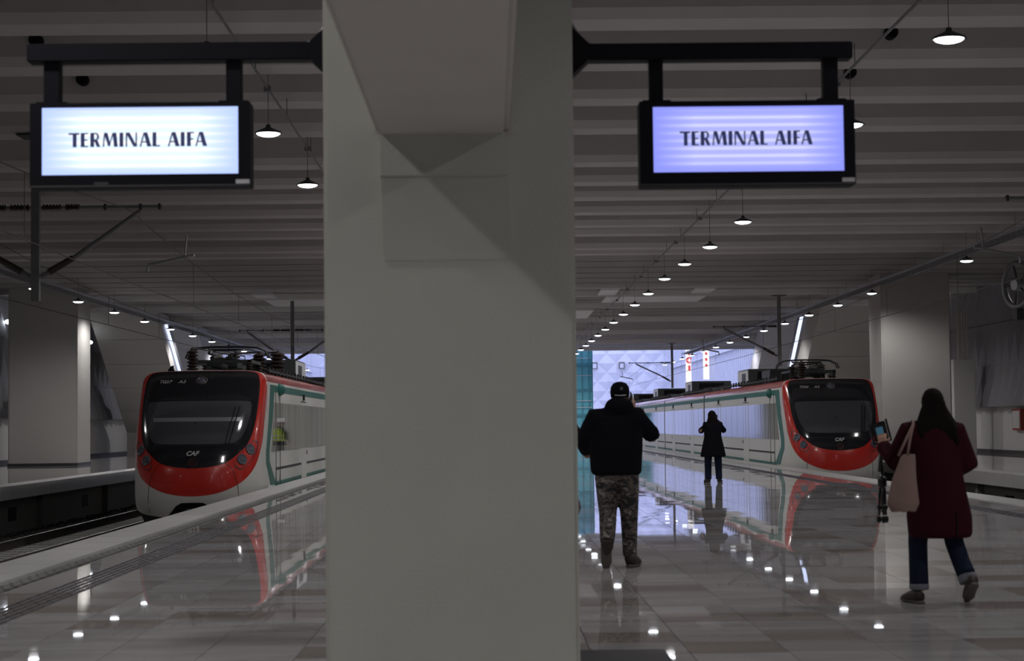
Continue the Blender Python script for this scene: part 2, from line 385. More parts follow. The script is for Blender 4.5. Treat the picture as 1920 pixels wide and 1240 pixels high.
# ------------------------------------------------------------------ walls
# side walls under the roof: white lower band + projecting dark relief panels above
def side_wall(nm, X, s):
    w = struct('wall_'+nm, bbox(min(X, X+s*.4), max(X, X+s*.4), YB, YE, -1.6, 12.0 if False else 8.3), M['wallwhite'])
    base = obj('panel_backing', bbox(min(X, X-s*.25), max(X, X-s*.25), YB, YC, 1.9, 8.0), M['wallpanel'], w)
    # pleated relief panels: a tall wedge whose ridge runs corner to corner
    def pm(flip):
        bm = BM(); P = 1.2; Ht = 1.7
        a = [(0, 0, 0), (0, P, 0), (0, P, Ht), (0, 0, Ht)]
        d = -s*.30
        v = [bm.verts.new(p) for p in a]
        r0 = bm.verts.new((d if not flip else d*.1, P*.85, .02)); r1 = bm.verts.new((d*.1 if not flip else d, P*.35, Ht-.02))
        bm.faces.new((v[0], v[1], r0)); bm.faces.new((v[1], v[2], r1, r0)); bm.faces.new((v[2], v[3], r1)); bm.faces.new((v[3], v[0], r0, r1))
        return bm
    mA = obj('panel', pm(False), M['wallpanel'], w); mB = obj('panel', pm(True), M['wallpanel'], w); k = 0
    X0 = X - s*.25
    for zi, z in enumerate((1.9, 3.6, 5.3)):
        for j in range(46):
            src = mA if zi % 2 == 0 else mB
            if zi < 2 and j == 0: q = src
            else: q = link('panel', src.data, w)
            q.location = (X0, 66+j*1.2, z)
    bb = struct('baseboard_'+nm, bbox(min(X, X-s*.06), max(X, X-s*.06), YB, YC, 0, .14), M['dark'])
    # outer, daylit part of the wall
    ow = obj('outer_wall', bbox(min(X-s*.05, X+s*.3), max(X-s*.05, X+s*.3), YC, YE, 0, 12.5), M['outwall'], w)
    bm = BM(); y = YC+.6
    while y < YE:
        box(bm, min(X-s*.05, X-s*.17), max(X-s*.05, X-s*.17), y, y+.1, 0, 12.4); y += 1.25
    q = obj('rib_field', bm, M['outwall'], w); q['kind'] = 'stuff'
    for z in (4.2, 7.6):
        obj('ledge', bbox(min(X-s*.05, X-s*.3), max(X-s*.05, X-s*.3), YC, YE, z, z+.12), M['outwall'], w)
    return w
side_wall('left', WL, -1); side_wall('right', WR, 1)
we = struct('wall_end', bbox(WL, WR, YE, YE+.4, -1.6, 12.5), M['outwall'])
bm = BM(); P = 1.06
v = [bm.verts.new(p) for p in ((P, 0, 0), (0, 0, P), (-P, 0, 0), (0, 0, -P))]; ap = bm.verts.new((0, -.2, 0))
for a in range(4): bm.faces.new((v[a], v[(a+1) % 4], ap))
pan = obj('panel', bm, M['endpanel'], we); first = True
for i in range(-10, 11):
    for j in range(0, 7):
        for h in (0, 1):
            x = (i+h*.5)*2*P+.6; z = (j+h*.5)*2*P-.2
            if not (-19.5 < x < 20.2 and z < 11.2) : continue
            if -17 < x < 4: 
                if not (x < -15): 
                    if x > -14.5 and x < 3: continue
            q = pan if first else link('panel', pan.data, we); first = False
            q.location = (x, YE, z)
wb = struct('wall_back', bbox(WL, WR, YB-.4, YB, -1.6, 8.3), M['wallwhite'])

# ------------------------------------------------------------------ ceiling
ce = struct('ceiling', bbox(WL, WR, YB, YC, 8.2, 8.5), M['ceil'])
ZC = 6.9
def beam_mesh(w, zb=ZC, bev=.14, zt=8.2):
    return prism(BM(), [(-w, zb+bev), (-w+bev*.8, zb), (0, zb), (.04, zb+.03), (.04, zt), (-w-.12, zt)], 'x', WL, WR)
fars = [25.9, 28.9, 32.1, 35.3, 39.8, 43.0, 45.9, 49.1, 52.3, 54.7, 59.0, 60.9]
y = 25.9
near = []
while y > YB+2: y -= 3.14; near.append(y)
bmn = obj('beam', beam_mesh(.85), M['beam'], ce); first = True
for y in near[::-1]+fars:
    q = bmn if first else link('beam', bmn.data, ce); first = False
    q.location = (0, y, 0)
# the flatter stretch of planks behind the beams
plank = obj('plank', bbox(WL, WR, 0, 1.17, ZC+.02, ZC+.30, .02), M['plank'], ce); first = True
y = 61.1; n = 0
while y < YC-1.3:
    q = plank if first else link('plank', plank.data, ce); first = False
    q.location = (0, y, (n % 2)*.015 + (.12 if y > 74 else 0)); y += 1.2; n += 1
nb = obj('crossbeam', bbox(WL, WR, -.16, 0, ZC-.10, ZC+.3, .01), M['pale'], ce); first = True
for y in (74.6, 79.2, 87.1, 99.2, 113.0, 126.0, YC-.3):
    q = nb if first else link('crossbeam', nb.data, ce); first = False; q.location = (0, y, 0)
for x0, x1, y0, y1 in ((5.0, 9.3, 79.6, 83.2), (-9.6, -5.5, 79.4, 83.6), (4.55, 5.3, 75.4, 78.4), (8.4, 9.2, 75.2, 77.6), (3.6, 5.0, 89.0, 95.5), (-9.7, -8.9, 76.2, 78.2)):
    obj('ceiling_board', bbox(x0, x1, y0, y1, ZC-.10, ZC+.0, .01), M['blank'], ce)
# roof-end fascia
tr = struct('trim_1', bbox(WL, WR, YC, YC+.3, ZC-.05, 9.3), M['conc'])

# black pipe sleeves on the front faces of the beams
slv = None
for bi, fy in enumerate(near[:1]+fars[:10]):
    for X, nmx in ((-6.78, 'left'), (6.12, 'right')):
        lb = f'black round pipe sleeve {nmx} of the pillar, in the {ORD[bi]} beam from the camera'
        bm = lathe(BM(), [(.06, -.12), (.075, -.14), (.10, -.12), (.10, .04)], axis='y', n=18)
        o = obj('pipe_sleeve', bm, M['black'], smooth=True) if slv is None else link('pipe_sleeve', slv.data)
        slv = slv or o
        o.location = (X, fy-.93, 7.26); tag(o, lb, 'pipe', 'pipe sleeves in the ceiling beams')

# ------------------------------------------------------------------ the big pillar
YP = 10.6; kx = YP/F
pil = thing('concrete_pillar', 'wide pale concrete pillar filling the middle of the view, overhead beam end on it', 'pillar', (0, 0, 0))
px0, px1 = -.94, .492
obj('shaft', bbox(px0, px1, YP, YP+1.3, -.0, 8.2, .022), M['column'], pil)
# bracing block under the beam, standing out of the shaft
bm = BM()
x0, x1 = -.615, .115
a = [(x0, 3.04), (x1, 3.04), (x1+.015, 2.34), (x0+.02, 2.34)]
vv = []
for (xx, zz), d in zip(a, (.07, .07, .006, .006)):
    vv.append((bm.verts.new((xx, YP-d, zz)), bm.verts.new((xx, YP+.05, zz))))
bm.faces.new([p[0] for p in vv]); bm.faces.new([p[1] for p in vv][::-1])
for i in range(4): bm.faces.new((vv[i][0], vv[i][1], vv[(i+1) % 4][1], vv[(i+1) % 4][0]))
obj('bearing_block', bm, M['column'], pil)
obj('block_cap', bbox(x0+.003, x1-.003, YP-.076, YP+.05, 2.815, 3.06, .004), M['column'], pil)
obj('overhead_beam', bbox(-.635, .122, 7.05, YP+.02, 3.055, 4.4, .03), M['soffit'], pil)
obj('plinth', bbox(px0-.06, px1+.56, YP+.32, YP+.95, 0, .012, .004), M['dark'], pil)

pr = None
for k in range(12):
    y = YP+9.4*(k+1)
    t = thing('concrete_pillar', 'pale concrete pillar standing in line behind the big middle pillar', 'pillar', ((px0+px1)/2, y+.65, 0), 0, 'pillars lined up behind the big pillar')
    hw_ = (px1-px0)/2*.97
    if pr is None: pr = obj('shaft', bbox(-hw_, hw_, -.6, .6, 0, 8.2, .022), M['column'], t); cpn = obj('skirting', bbox(-hw_-.01, hw_+.01, -.61, .61, 0, .1, .004), M['conc'], t)
    else: link('shaft', pr.data, t); link('skirting', cpn.data, t)

# ------------------------------------------------------------------ hanging station signs
def glyphs(word, h):
    """bold-stemmed capitals: thick left stems, thin other strokes; returns list of polygons and the width"""
    K, S = .25*h, .10*h   # thick, thin
    out = []; allg = []; x = 0
    def R(x0, y0, x1, y1): allg[-1].append([(x+x0, y0), (x+x1, y0), (x+x1, y1), (x+x0, y1)])
    def Q(*p): allg[-1].append([(x+a, b) for a, b in p])
    for ch in word:
        if ch == ' ': x += .42*h; continue
        out = []; allg.append(out)
        if ch == 'T': w = .68*h; R(0, h-S*1.3, w, h); R(w*.38, 0, w*.38+K, h); x += w+.08*h
        elif ch == 'E': w = .48*h; R(0, 0, K, h); R(0, 0, w, S); R(0, h-S, w, h); R(0, h*.5-S/2, w*.9, h*.5+S/2); x += w+.12*h
        elif ch == 'F': w = .46*h; R(0, 0, K, h); R(0, h-S, w, h); R(0, h*.5-S/2, w*.9, h*.5+S/2); x += w+.06*h
        elif ch == 'I': w = K; R(0, 0, K, h); x += w+.14*h
        elif ch == 'L': w = .48*h; R(0, 0, K, h); R(0, 0, w, S); x += w+.06*h
        elif ch == 'R':
            w = .56*h; R(0, 0, K, h); R(0, h-S, w*.75, h); R(0, h*.45, w*.75, h*.45+S)
            n = 8
            for i in range(n):
                a0, a1 = -math.pi/2+math.pi*i/n, -math.pi/2+math.pi*(i+1)/n; cy = (h+h*.45)/2; ro = (h-h*.45)/2; rix = ro-S*1.6; riy = ro-S
                ex = w*.62
                Q((ex+ro*.8*math.cos(a0), cy+ro*math.sin(a0)), (ex+ro*.8*math.cos(a1), cy+ro*math.sin(a1)), (ex+rix*.7*math.cos(a1), cy+riy*math.sin(a1)), (ex+rix*.7*math.cos(a0), cy+riy*math.sin(a0)))
            Q((w*.42, h*.47), (w*.42+K*.95, h*.47), (w+K*.35, 0), (w-K*.55, 0)); x += w+.16*h
        elif ch == 'M':
            w = .92*h; Q((w*.06, 0), (w*.06+S, 0), (w*.2+S*.4, h), (w*.2-S*.4, h)); Q((w*.14, h), (w*.14+K, h), (w*.5+S, h*.12), (w*.5-S*.6, h*.05))
            Q((w*.78-S*.5, h), (w*.80+S*.2, h), (w*.5+S*.6, h*.05), (w*.5-S*.2, h*.05)); Q((w*.74, h), (w*.74+K, h), (w*.84+K, 0), (w*.84, 0)); x += w+.2*h
        elif ch == 'N':
            w = .72*h; R(0, 0, S, h); Q((0, h), (K*1.05, h), (w, 0), (w-K*.9, 0)); R(w-S, 0, w, h); x += w+.15*h
        elif ch == 'A':
            w = .74*h; Q((0, 0), (S*1.1, 0), (w*.46, h), (w*.34, h)); Q((w*.34, h), (w*.34+K, h), (w+.02*h, 0), (w-K, 0)); R(w*.16, h*.28, w*.72, h*.28+S); x += w+.08*h
    return allg, x
def station_sign(side):
    s = -1 if side == 'left' else 1
    lab = 'black framed lit sign reading TERMINAL AIFA hanging left of the pillar, whiter screen' if s < 0 else 'black framed lit sign reading TERMINAL AIFA hanging right of the pillar, lavender screen'
    Y0 = YP+.62; k = Y0/F
    def X(px): return (px-920)*k
    def Z(py, px): return CAMZ + (797-(px-920)*.0113-py)*k
    if s < 0: bx = (60, 473, 190, 351); sx = (82, 450, 199, 326); ar = (52, 612, 76, 110); hg = ((82, 112), (426, 455)); tx = (132, 394, 247, 274)
    else: bx = (1207, 1614, 184, 346); sx = (1233, 1593, 195, 319); ar = (1066, 1614, 72, 104); hg = ((1228, 1254), (1559, 1587)); tx = (1283, 1536, 242, 269)
    cx = (bx[0]+bx[1])/2
    t = thing('hanging_sign', lab, 'sign', (X(cx), Y0, Z(bx[3], cx)))
    lx = lambda px: X(px)-X(cx)
    zz = lambda py: Z(py, cx)-Z(bx[3], cx)
    D = .16
    hb = bbox(lx(bx[0]), lx(bx[1]), -.0, D, 0, zz(bx[2]), .006)
    obj('housing', hb, M['black'], t)
    # bezel proud of the housing
    bz = BM(); f0 = -.016
    for q in ((bx[0], sx[0]-2, bx[2], bx[3]), (sx[1]+2, bx[1], bx[2], bx[3])): box(bz, lx(q[0]), lx(q[1]), f0, 0.001, zz(q[3])+.002, zz(q[2])-.002)
    box(bz, lx(sx[0]-2), lx(sx[1]+2), f0, 0.001, zz(sx[2]-2), zz(bx[2])-.002); box(bz, lx(sx[0]-2), lx(sx[1]+2), f0, .001, .002, zz(sx[3]+2))
    obj('bezel', bz, M['black'], t)
    sc = obj('screen', bbox(lx(sx[0]), lx(sx[1]), -.006, .001, zz(sx[3]), zz(sx[2])), M['led_white' if s < 0 else 'led_blue'], t)
    polys, wd_ = glyphs('TERMINAL AIFA', 1.0)
    h = zz(tx[2])-zz(tx[3]); sxx = (lx(tx[1])-lx(tx[0]))/wd_
    for nm_i, pl in enumerate([polys]):
        for gl in pl:
            bm = BM()
            for n_, p in enumerate(gl):
                dd = -.0075 - .00002*(n_ % 7)
                bm.faces.new([bm.verts.new((lx(tx[0])+a*sxx, dd, zz(tx[3])+b*h)) for a, b in p])
            me = bpy.data.meshes.new('letter'); bm.to_mesh(me); bm.free(); me.materials.append(M['ledtext']); link('letter', me, sc)
    for a, b in hg:
        obj('hanger', bbox(lx(a), lx(b), .03, .12, zz(bx[2])-.01, zz(ar[3])+.01, .004), M['black'], t)
        obj('hanger_plate', bbox(lx(a)-.045, lx(b)+.045, .02, .14, zz(bx[2]), zz(bx[2])+.013, .003), M['black'], t)
    obj('crossbar', bbox(lx(ar[0]), lx(ar[1]), .0, .13, zz(ar[3]), zz(ar[2]), .006), M['black'], t)
    ex = px0 - X(cx) if s < 0 else px1 - X(cx)
    exi = ex
    zc = (zz(ar[2])+zz(ar[3]))/2
    bm = BM(); sg = s
    prism(bm, [(exi, zc+.17), (exi, zc-.17), (exi+sg*.13, zz(ar[3])+.005), (exi+sg*.13, zz(ar[2])-.005)], 'y', -.03, .16)
    obj('wall_bracket', bm, M['black'], t)
    # feed cable looping from the pillar down to the bar
    pts = []
    for i in range(9):
        a = i/8; pts.append((exi+sg*(-.02+.17*a), .05, zz(ar[2])+.19-.19*math.sin(a*math.pi/2)**1.3 + (.0 if a < 1 else 0)))
    obj('feed_cable', tube(BM(), pts, .011, 8), M['cat'], t, smooth=True)
    # small maker plate, lower corner
    mx = 446 if s < 0 else 1588
    obj('maker_plate', bbox(lx(mx), lx(mx+26 if s < 0 else 1612), f0-.003, f0, zz(bx[3]-5), zz(bx[3]-13), .001), M['silver'], t)
    if s < 0: obj('vent_slot', bbox(lx(180), lx(207), f0-.002, f0, zz(346), zz(341)), M['dark'], t)
    # two small cabinet feet line
    obj('lower_rail', bbox(lx(bx[0])+.003, lx(bx[1])-.003, f0-.004, f0, .003, .014), M['dark'], t)
station_sign('left'); station_sign('right')

# ------------------------------------------------------------------ hanging lamps
ZL = CAMZ+4.64
def lamp_proto():
    t = thing('hanging_lamp', 'x', 'lamp')
    obj('shade', lathe(BM(), [(.0, .13), (.035, .13), (.04, .09), (.10, .06), (.20, .012), (.215, -.012), (.19, -.012), (.0, .02)], n=24), M['shade'], t, True)
    obj('lens', lathe(BM(), [(.0, -.058), (.10, -.054), (.16, -.035), (.192, -.008), (.195, .008), (.0, .012)], n=24), M['lens'], t, True)
    obj('cord', tube(BM(), [(0, 0, .12), (0, 0, 8.22-ZL)], .006, 6), M['cat'], t)
    L = bpy.data.lights.new('lamp_light', 'SPOT'); L.energy = LAMP_W; L.color = LAMP_COL; L.spot_size = math.radians(168); L.spot_blend = .55; L.shadow_soft_size = .15
    lo = bpy.data.objects.new('lamp_light', L); C.objects.link(lo); lo.parent = t; lo.location = (0, 0, -.09)
    return t
lp = lamp_proto()
def copy_tree(o, parent=None):
    c = o.copy(); C.objects.link(c)
    if parent: c.parent = parent
    for ch in list(o.children): copy_tree(ch, c)
    return c
lp_used = False
def put_lamp(x, y, z, label, group):
    global lp_used
    o = lp if not lp_used else copy_tree(lp); lp_used = True
    o.location = (x, y, z); tag(o, label, 'lamp', group)
    return o
for k in range(-8, 19):
    y = 22.7+6.27*k
    if k < 0: lr = ll = None
    wr = f'round white hanging lamp right of the pillar, {ORD[k]} in its row from the camera' if k >= 0 else f'round white hanging lamp behind the camera, right row, {ORD[-k-1]} back'
    wl_ = f'round white hanging lamp left of the pillar, {ORD[k]} in its row from the camera' if k >= 0 else f'round white hanging lamp behind the camera, left row, {ORD[-k-1]} back'
    dz = {0: .05, 3: -.16, 4: -.12, 5: -.02, 6: .04}.get(k, .0)
    if k >= -6: put_lamp(5.69, y, ZL+dz, wr, 'lamps hung in a row right of the pillar')
    if k >= -6 and (k < 6 or k % 2 == 0 or True): put_lamp(-3.42, y+.0 if k else 22.65, ZL-.05, wl_, 'lamps hung in a row left of the pillar')
fr = 0
for k in range(0, 15):
    y = 60.0+6.5*k
    if k not in (1,): put_lamp(13.95, 54.2+6.75*k, ZL, f'round white hanging lamp over the opposite right platform, {ORD[k]} from the camera', 'lamps over the opposite right platform')
    put_lamp(-14.9, y+1.2, ZL, f'round white hanging lamp over the opposite left platform, {ORD[k]} from the camera', 'lamps over the opposite left platform')
for k, y in enumerate((12, 28, 44)):
    for s in (-1, 1):
        put_lamp(15*s, y, ZL, f'round white hanging lamp outside the view, {"left" if s<0 else "right"} side, {ORD[k]} from the camera', 'lamps over the opposite platforms near the camera')
# conduits above the lamp rows
for X, lab in ((5.4, 'thin grey conduit under the beams above the lamp row right of the pillar'), (-3.38, 'thin grey conduit under the beams above the lamp row left of the pillar')):
    t = thing('ceiling_conduit', lab, 'conduit', (X, 0, 6.62))
    obj('pipe', tube(BM(), [(0, YB+1, 0), (0, YC-1, 0)], .022, 6), M['cat'], t)
    rod = None
    for k in range(30):
        y = 14.5+k*4.2
        if rod is None: rod = obj('hanger_rod', box(BM(), -.005, .005, -.005, .005, -.03, .32), M['dark'], t)
        q = rod if k == 0 else link('hanger_rod', rod.data, t); q.location = (0, y, 0)
    jb = None
    for k in range(14):
        y = 16+k*6.27
        if jb is None: jb = obj('junction_box', bbox(-.05, .05, -.06, .06, -.06, .03, .006), M['cat'], t)
        q = jb if k == 0 else link('junction_box', jb.data, t); q.location = (0, y, 0)
# cable ladders
for X, lab in ((-15.6, 'long steel cable ladder under the roof above the opposite left platform'), (14.5, 'long steel cable ladder under the roof above the opposite right platform')):
    t = thing('cable_ladder', lab, 'cable tray', (X, 0, 6.5))
    for s in (-1, 1): obj('side_rail', bbox(s*.3-.015, s*.3+.015, 40, YC, -.035, .035), M['steel'], t)
    bm = BM(); y = 40
    while y < YC: box(bm, -.3, .3, y, y+.05, -.02, .02); y += .55
    q = obj('rung_field', bm, M['steel'], t); q['kind'] = 'stuff'
    bm = BM()
    for i in range(3): tube(bm, [(-.15+.15*i, 40, .05), (-.12+.15*i, YC, .03)], .018, 6)
    obj('cable_bundle', bm, M['dark'], t)
    rod = None
    for k in range(24):
        if rod is None: rod = obj('hanger_rod', box(BM(), -.3, -.285, 0, .015, .05, .45), M['steel'], t)
        q = rod if k == 0 else link('hanger_rod', rod.data, t); q.location = (0, 42+4*k, 0)

# ------------------------------------------------------------------ wide pillars on the opposite platforms
def wide_pillar(x0, x1, y0, y1, lab):
    t = thing('wide_pillar', lab, 'pillar', ((x0+x1)/2, (y0+y1)/2, 0))
    w = (x1-x0)/2; d = (y1-y0)/2
    obj('shaft', bbox(-w, w, -d, d, .0, 8.2, .05), M['conc'], t)
    obj('skirting', bbox(-w-.015, w+.015, -d-.015, d+.015, 0, .1, .005), M['dark'], t)
wide_pillar(-18.8, -16.1, 73, 75.4, 'wide pale pillar on the opposite left platform')
wide_pillar(14.74, 17.35, 70, 72.3, 'wide pale pillar on the opposite right platform, behind the woman in maroon')
def slim_post(x, y, lab, h=3.9):
    t = thing('slim_post', lab, 'post', (x, y, 0))
    obj('shaft', bbox(-.45, .45, -.5, .5, 0, h, .02), M['wallwhite'], t)
    obj('cap', bbox(-.2, -.08, -.3, -.2, h, h+2.2, .01), M['conc'], t)
    for i in range(3): obj('cap_pipe', tube(BM(), [(.1*i, -.3, h), (.1*i, -.3, h+2.0)], .03, 8), M['conc'], t)
slim_post(19.75, 78, 'white block post with pipes rising from it beside the right wall')
slim_post(-19.2, 78.5, 'grey post with a pipe against the left wall', 3.0)
# wall floods: bright up-wash lamps at the feet of the wide pillars
def uplight(x, y, lab, e=60):
    t = thing('floor_uplight', lab, 'lamp', (x, y, 0))
    obj('case', bbox(-.2, .2, -.08, .08, 0, .1, .01), M['dark'], t)
    L = bpy.data.lights.new('uplight_light', 'AREA'); L.energy = e; L.size = .5; L.color = (.95, 1, .9)
    lo = bpy.data.objects.new('uplight_light', L); C.objects.link(lo); lo.parent = t; lo.location = (0, 0, .14); lo.rotation_euler = (math.radians(150), 0, 0)
# escalator / stair enclosures sloping down away from the camera
def stair_box(x0, x1, ya, lab, m):
    t = thing('stair_enclosure', lab, 'stairs', ((x0+x1)/2, ya, 0)); w = (x1-x0)/2
    bm = prism(BM(), [(-.2, 7.0), (0, 6.88), (9.4, 1.2), (9.4, 0.), (11.6, 0), (11.6, 2.0), (3.2, 7.0)], 'x', -w, w)
    obj('sloping_box', bm, m, t)
    # joint battens across the sloping face
    for k in range(1, 5):
        y_ = 9.4*k/5; z_ = 6.9-5.7*k/5
        obj('joint_strip', prism(BM(), [(y_-.03, z_+.01), (y_+.03, z_-.026), (y_+.01, z_-.05), (y_-.05, z_-.014)], 'x', -w, w), m, t)
    return t
stair_box(-19.2, -15.95, 89.5, 'sloping grey stair box coming down behind the left wide pillar', M['conc'])
stair_box(-19.2, -15.9, 101.5, 'further sloping blue-grey stair box, left side', M['outwall'])
stair_box(15.95, 19.6, 89.5, 'sloping grey stair box coming down beside the right wide pillar', M['conc'])
stair_box(15.4, 19.4, 103.0, 'further sloping stair box, right side', M['outwall'])
# glass balustrade with painted glint between the stair boxes
def glint_strip(x, ya, za, yb, zb, w, lab):  # emissive band stands in for daylight reflected by the glass
    t = thing('stair_glint', lab, 'painted glint', (x, ya, 0))
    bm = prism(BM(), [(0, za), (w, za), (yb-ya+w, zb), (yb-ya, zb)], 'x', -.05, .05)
    obj('glint_band', bm, M['strip'], t)
    bm = prism(BM(), [(w, za), (w+.9, za), (yb-ya+w+.9, zb), (yb-ya+w, zb)], 'x', -.04, .04)
    obj('balustrade', bm, M['cat'], t)
glint_strip(15.85, 94.2, 6.7, 97.8, 4.3, .55, 'bright blue-white daylight glint sloping beside the right stair box')
glint_strip(-15.85, 91.2, 6.6, 97.4, 3.2, .28, 'blue-white daylight glint sloping beside the left stair box')

# ------------------------------------------------------------------ overhead line masts
def insulator(bm, a, b, r=.07, n=6):
    a = Vector(a); b = Vector(b); d = (b-a)
    pts = []; rad = []
    for i in range(n*2+1):
        pts.append(a+d*(i/(n*2))); rad.append(r if i % 2 else r*.45)
    tube(bm, pts, rad, 10)
def mast(X, Y, sides, lab):
    t = thing('catenary_mast', lab, 'mast', (X, Y, 6.9))
    obj('drop_post', bbox(-.075, .075, -.075, .075, -3.1, .0, .008), M['cat'], t)
    obj('fixing_plate', bbox(-.3, .3, -.3, .3, -.03, .0, .005), M['dark'], t)
    for s, L in sides:
        z1 = -1.35; z0 = -2.65
        bm = BM(); insulator(bm, (s*.12, 0, z1), (s*.48, 0, z1)); insulator(bm, (s*.55, 0, z1), (s*.82, 0, z1)); obj('insulator', bm, M['insul'], t)
        obj('top_tube', tube(BM(), [(s*.1, 0, z1), (s*L, 0, z1)], .028, 8), M['cat'], t)
        obj('strut', tube(BM(), [(s*.1, 0, z0), (s*.75, 0, z0+.38), (s*L*.83, 0, z1-.08)], [.05, .045, .045], 8), M['cat'], t)
        obj('strut_insulator', tube(BM(), [(s*.25, 0, z0+.09), (s*.7, 0, z0+.35)], [.07, .06], 10), M['insul'], t)
        obj('registration_tube', tube(BM(), [(s*(L+.42), 0, z0+.30), (s*(L+.46), 0, z0+.75)], .016, 8), M['cat'], t)
        bm = BM(); tube(bm, [(s*(L+.6), 0, z0+.38), (s*(L-.25), 0, z0+.20), (s*(L-.27), 0, z0+.08)], .03, 8)
        obj('steady_arm', bm, M['steel'], t)
        for q in (.55, .83, .98): obj('clamp', box(BM(), s*L*q-.022, s*L*q+.022, -.03, .03, z1-.055, z1+.055), M['dark'], t)
ms = [(-8.45, 34.8, [(1, 2.35), (-1, 2.3)], 'overhead-line mast hanging below the left sign with a sloping strut'),
      (-8.45, 80, [(1, 2.3), (-1, 2.3)], 'overhead-line mast with two spread arms above the roof of train T027'),
      (12.6, 34.8, [(-1, 2.9)], 'overhead-line mast whose arms reach in at the right edge of the view'),
      (12.6, 81, [(-1, 2.9)], 'overhead-line mast above the roof of train T026 near its cab'),
      (12.55, 128.5, [(-1, 3.0)], 'overhead-line mast against the bright end wall')]
for a in ms: mast(*a)
def wires(X, lab):
    t = thing('overhead_line', lab, 'overhead wire', (X, 0, 4.2))
    ys = [-12, 34.8, 80.5, 128, 175]
    obj('contact_wire', tube(BM(), [(.15*(-1)**i, y, 0) for i, y in enumerate(ys)], .0095, 6), M['wire'], t)
    pts = []
    for a, b in zip(ys, ys[1:]):
        for i in range(12):
            u = i/12; pts.append((0, a+(b-a)*u, 1.3-.65*4*u*(1-u)))
    obj('messenger_wire', tube(BM(), pts, .009, 6), M['wire'], t)
    d = None
    for a, b in zip(ys, ys[1:]):
        for i in range(1, 6):
            u = i/6; h = 1.3-.65*4*u*(1-u)
            if d is None: d = obj('dropper', tube(BM(), [(0, 0, 0), (0, 0, 1)], .005, 5), M['wire'], t); q = d
            else: q = link('dropper', d.data, t)
            q.location = (0, a+(b-a)*u, 0); q.scale = (1, 1, h)
wires(-6.72, 'overhead wires running above train T027'); wires(-10.2, 'overhead wires above the empty track'); wires(10.7, 'overhead wires running above train T026')
# tension wheel hanging by the right wall, top right
t = thing('tension_wheel', 'dark round cable tensioning wheel hanging high at the right edge of the view', 'wheel', (11.25, 39.5, 4.25))
bm = lathe(BM(), [(.44, -.06), (.52, -.05), (.5, 0), (.52, .05), (.44, .06), (.42, 0), (.44, -.06)], axis='x', n=32, caps=False)
obj('rim', bm, M['cat'], t, True); t.rotation_euler = (0, 0, math.radians(20))
obj('hub', lathe(BM(), [(.12, -.1), (.14, 0), (.12, .1)], axis='x', n=14), M['steel'], t)
for a in range(5):
    c, s = math.cos(a*1.2566), math.sin(a*1.2566); obj('spoke', tube(BM(), [(0, c*.1, s*.1), (0, c*.47, s*.47)], .025, 6), M['dark'], t)
obj('weight', bbox(-.09, .09, -.09, .09, -.75, -.5, .02), M['dark'], t)
obj('weight_rod', tube(BM(), [(0, 0, 0), (0, 0, -.6)], .02, 6), M['cat'], t)
# wall lamps
for i, (x, y, z, lab) in enumerate(((20.4, 84.3, 6.25, 'small bright wall lamp beside the right wide pillar, nearer one'), (20.4, 86.2, 6.25, 'small bright wall lamp beside the right wide pillar, farther one'),
        (-20.0, 77.6, 5.9, 'small bright wall lamp on the left wall, nearer one'), (-20.0, 79.0, 5.9, 'small bright wall lamp on the left wall, farther one'),
        (-19.3, 90.3, 5.6, 'small bright wall lamp behind the left wide pillar'), (19.6, 96.0, 6.0, 'small bright wall lamp behind the right wide pillar'))):
    t = thing('wall_lamp', lab, 'lamp', (x, y, z), 0, 'small lamps on the side walls')
    s = -1 if x > 0 else 1
    obj('globe', lathe(BM(), [(.0, -.1), (.10, -.06), (.13, 0), (.10, .06), (0, .1)], n=14), M['lens'], t, True)
    obj('wall_arm', tube(BM(), [(0, 0, .05), (-s*.5, 0, .1)], .02, 6), M['dark'], t)
t = thing('hose_cabinet', 'brownish red fire hose cabinet on the white lower wall at the right edge', 'cabinet', (20.93, 73.75, .95))
obj('case', bbox(-.12, .06, -.6, .6, 0, .85, .01), M['redbox'], t); obj('door', bbox(-.14, -.115, -.5, .5, .08, .77, .01), M['wallwhite'], t)

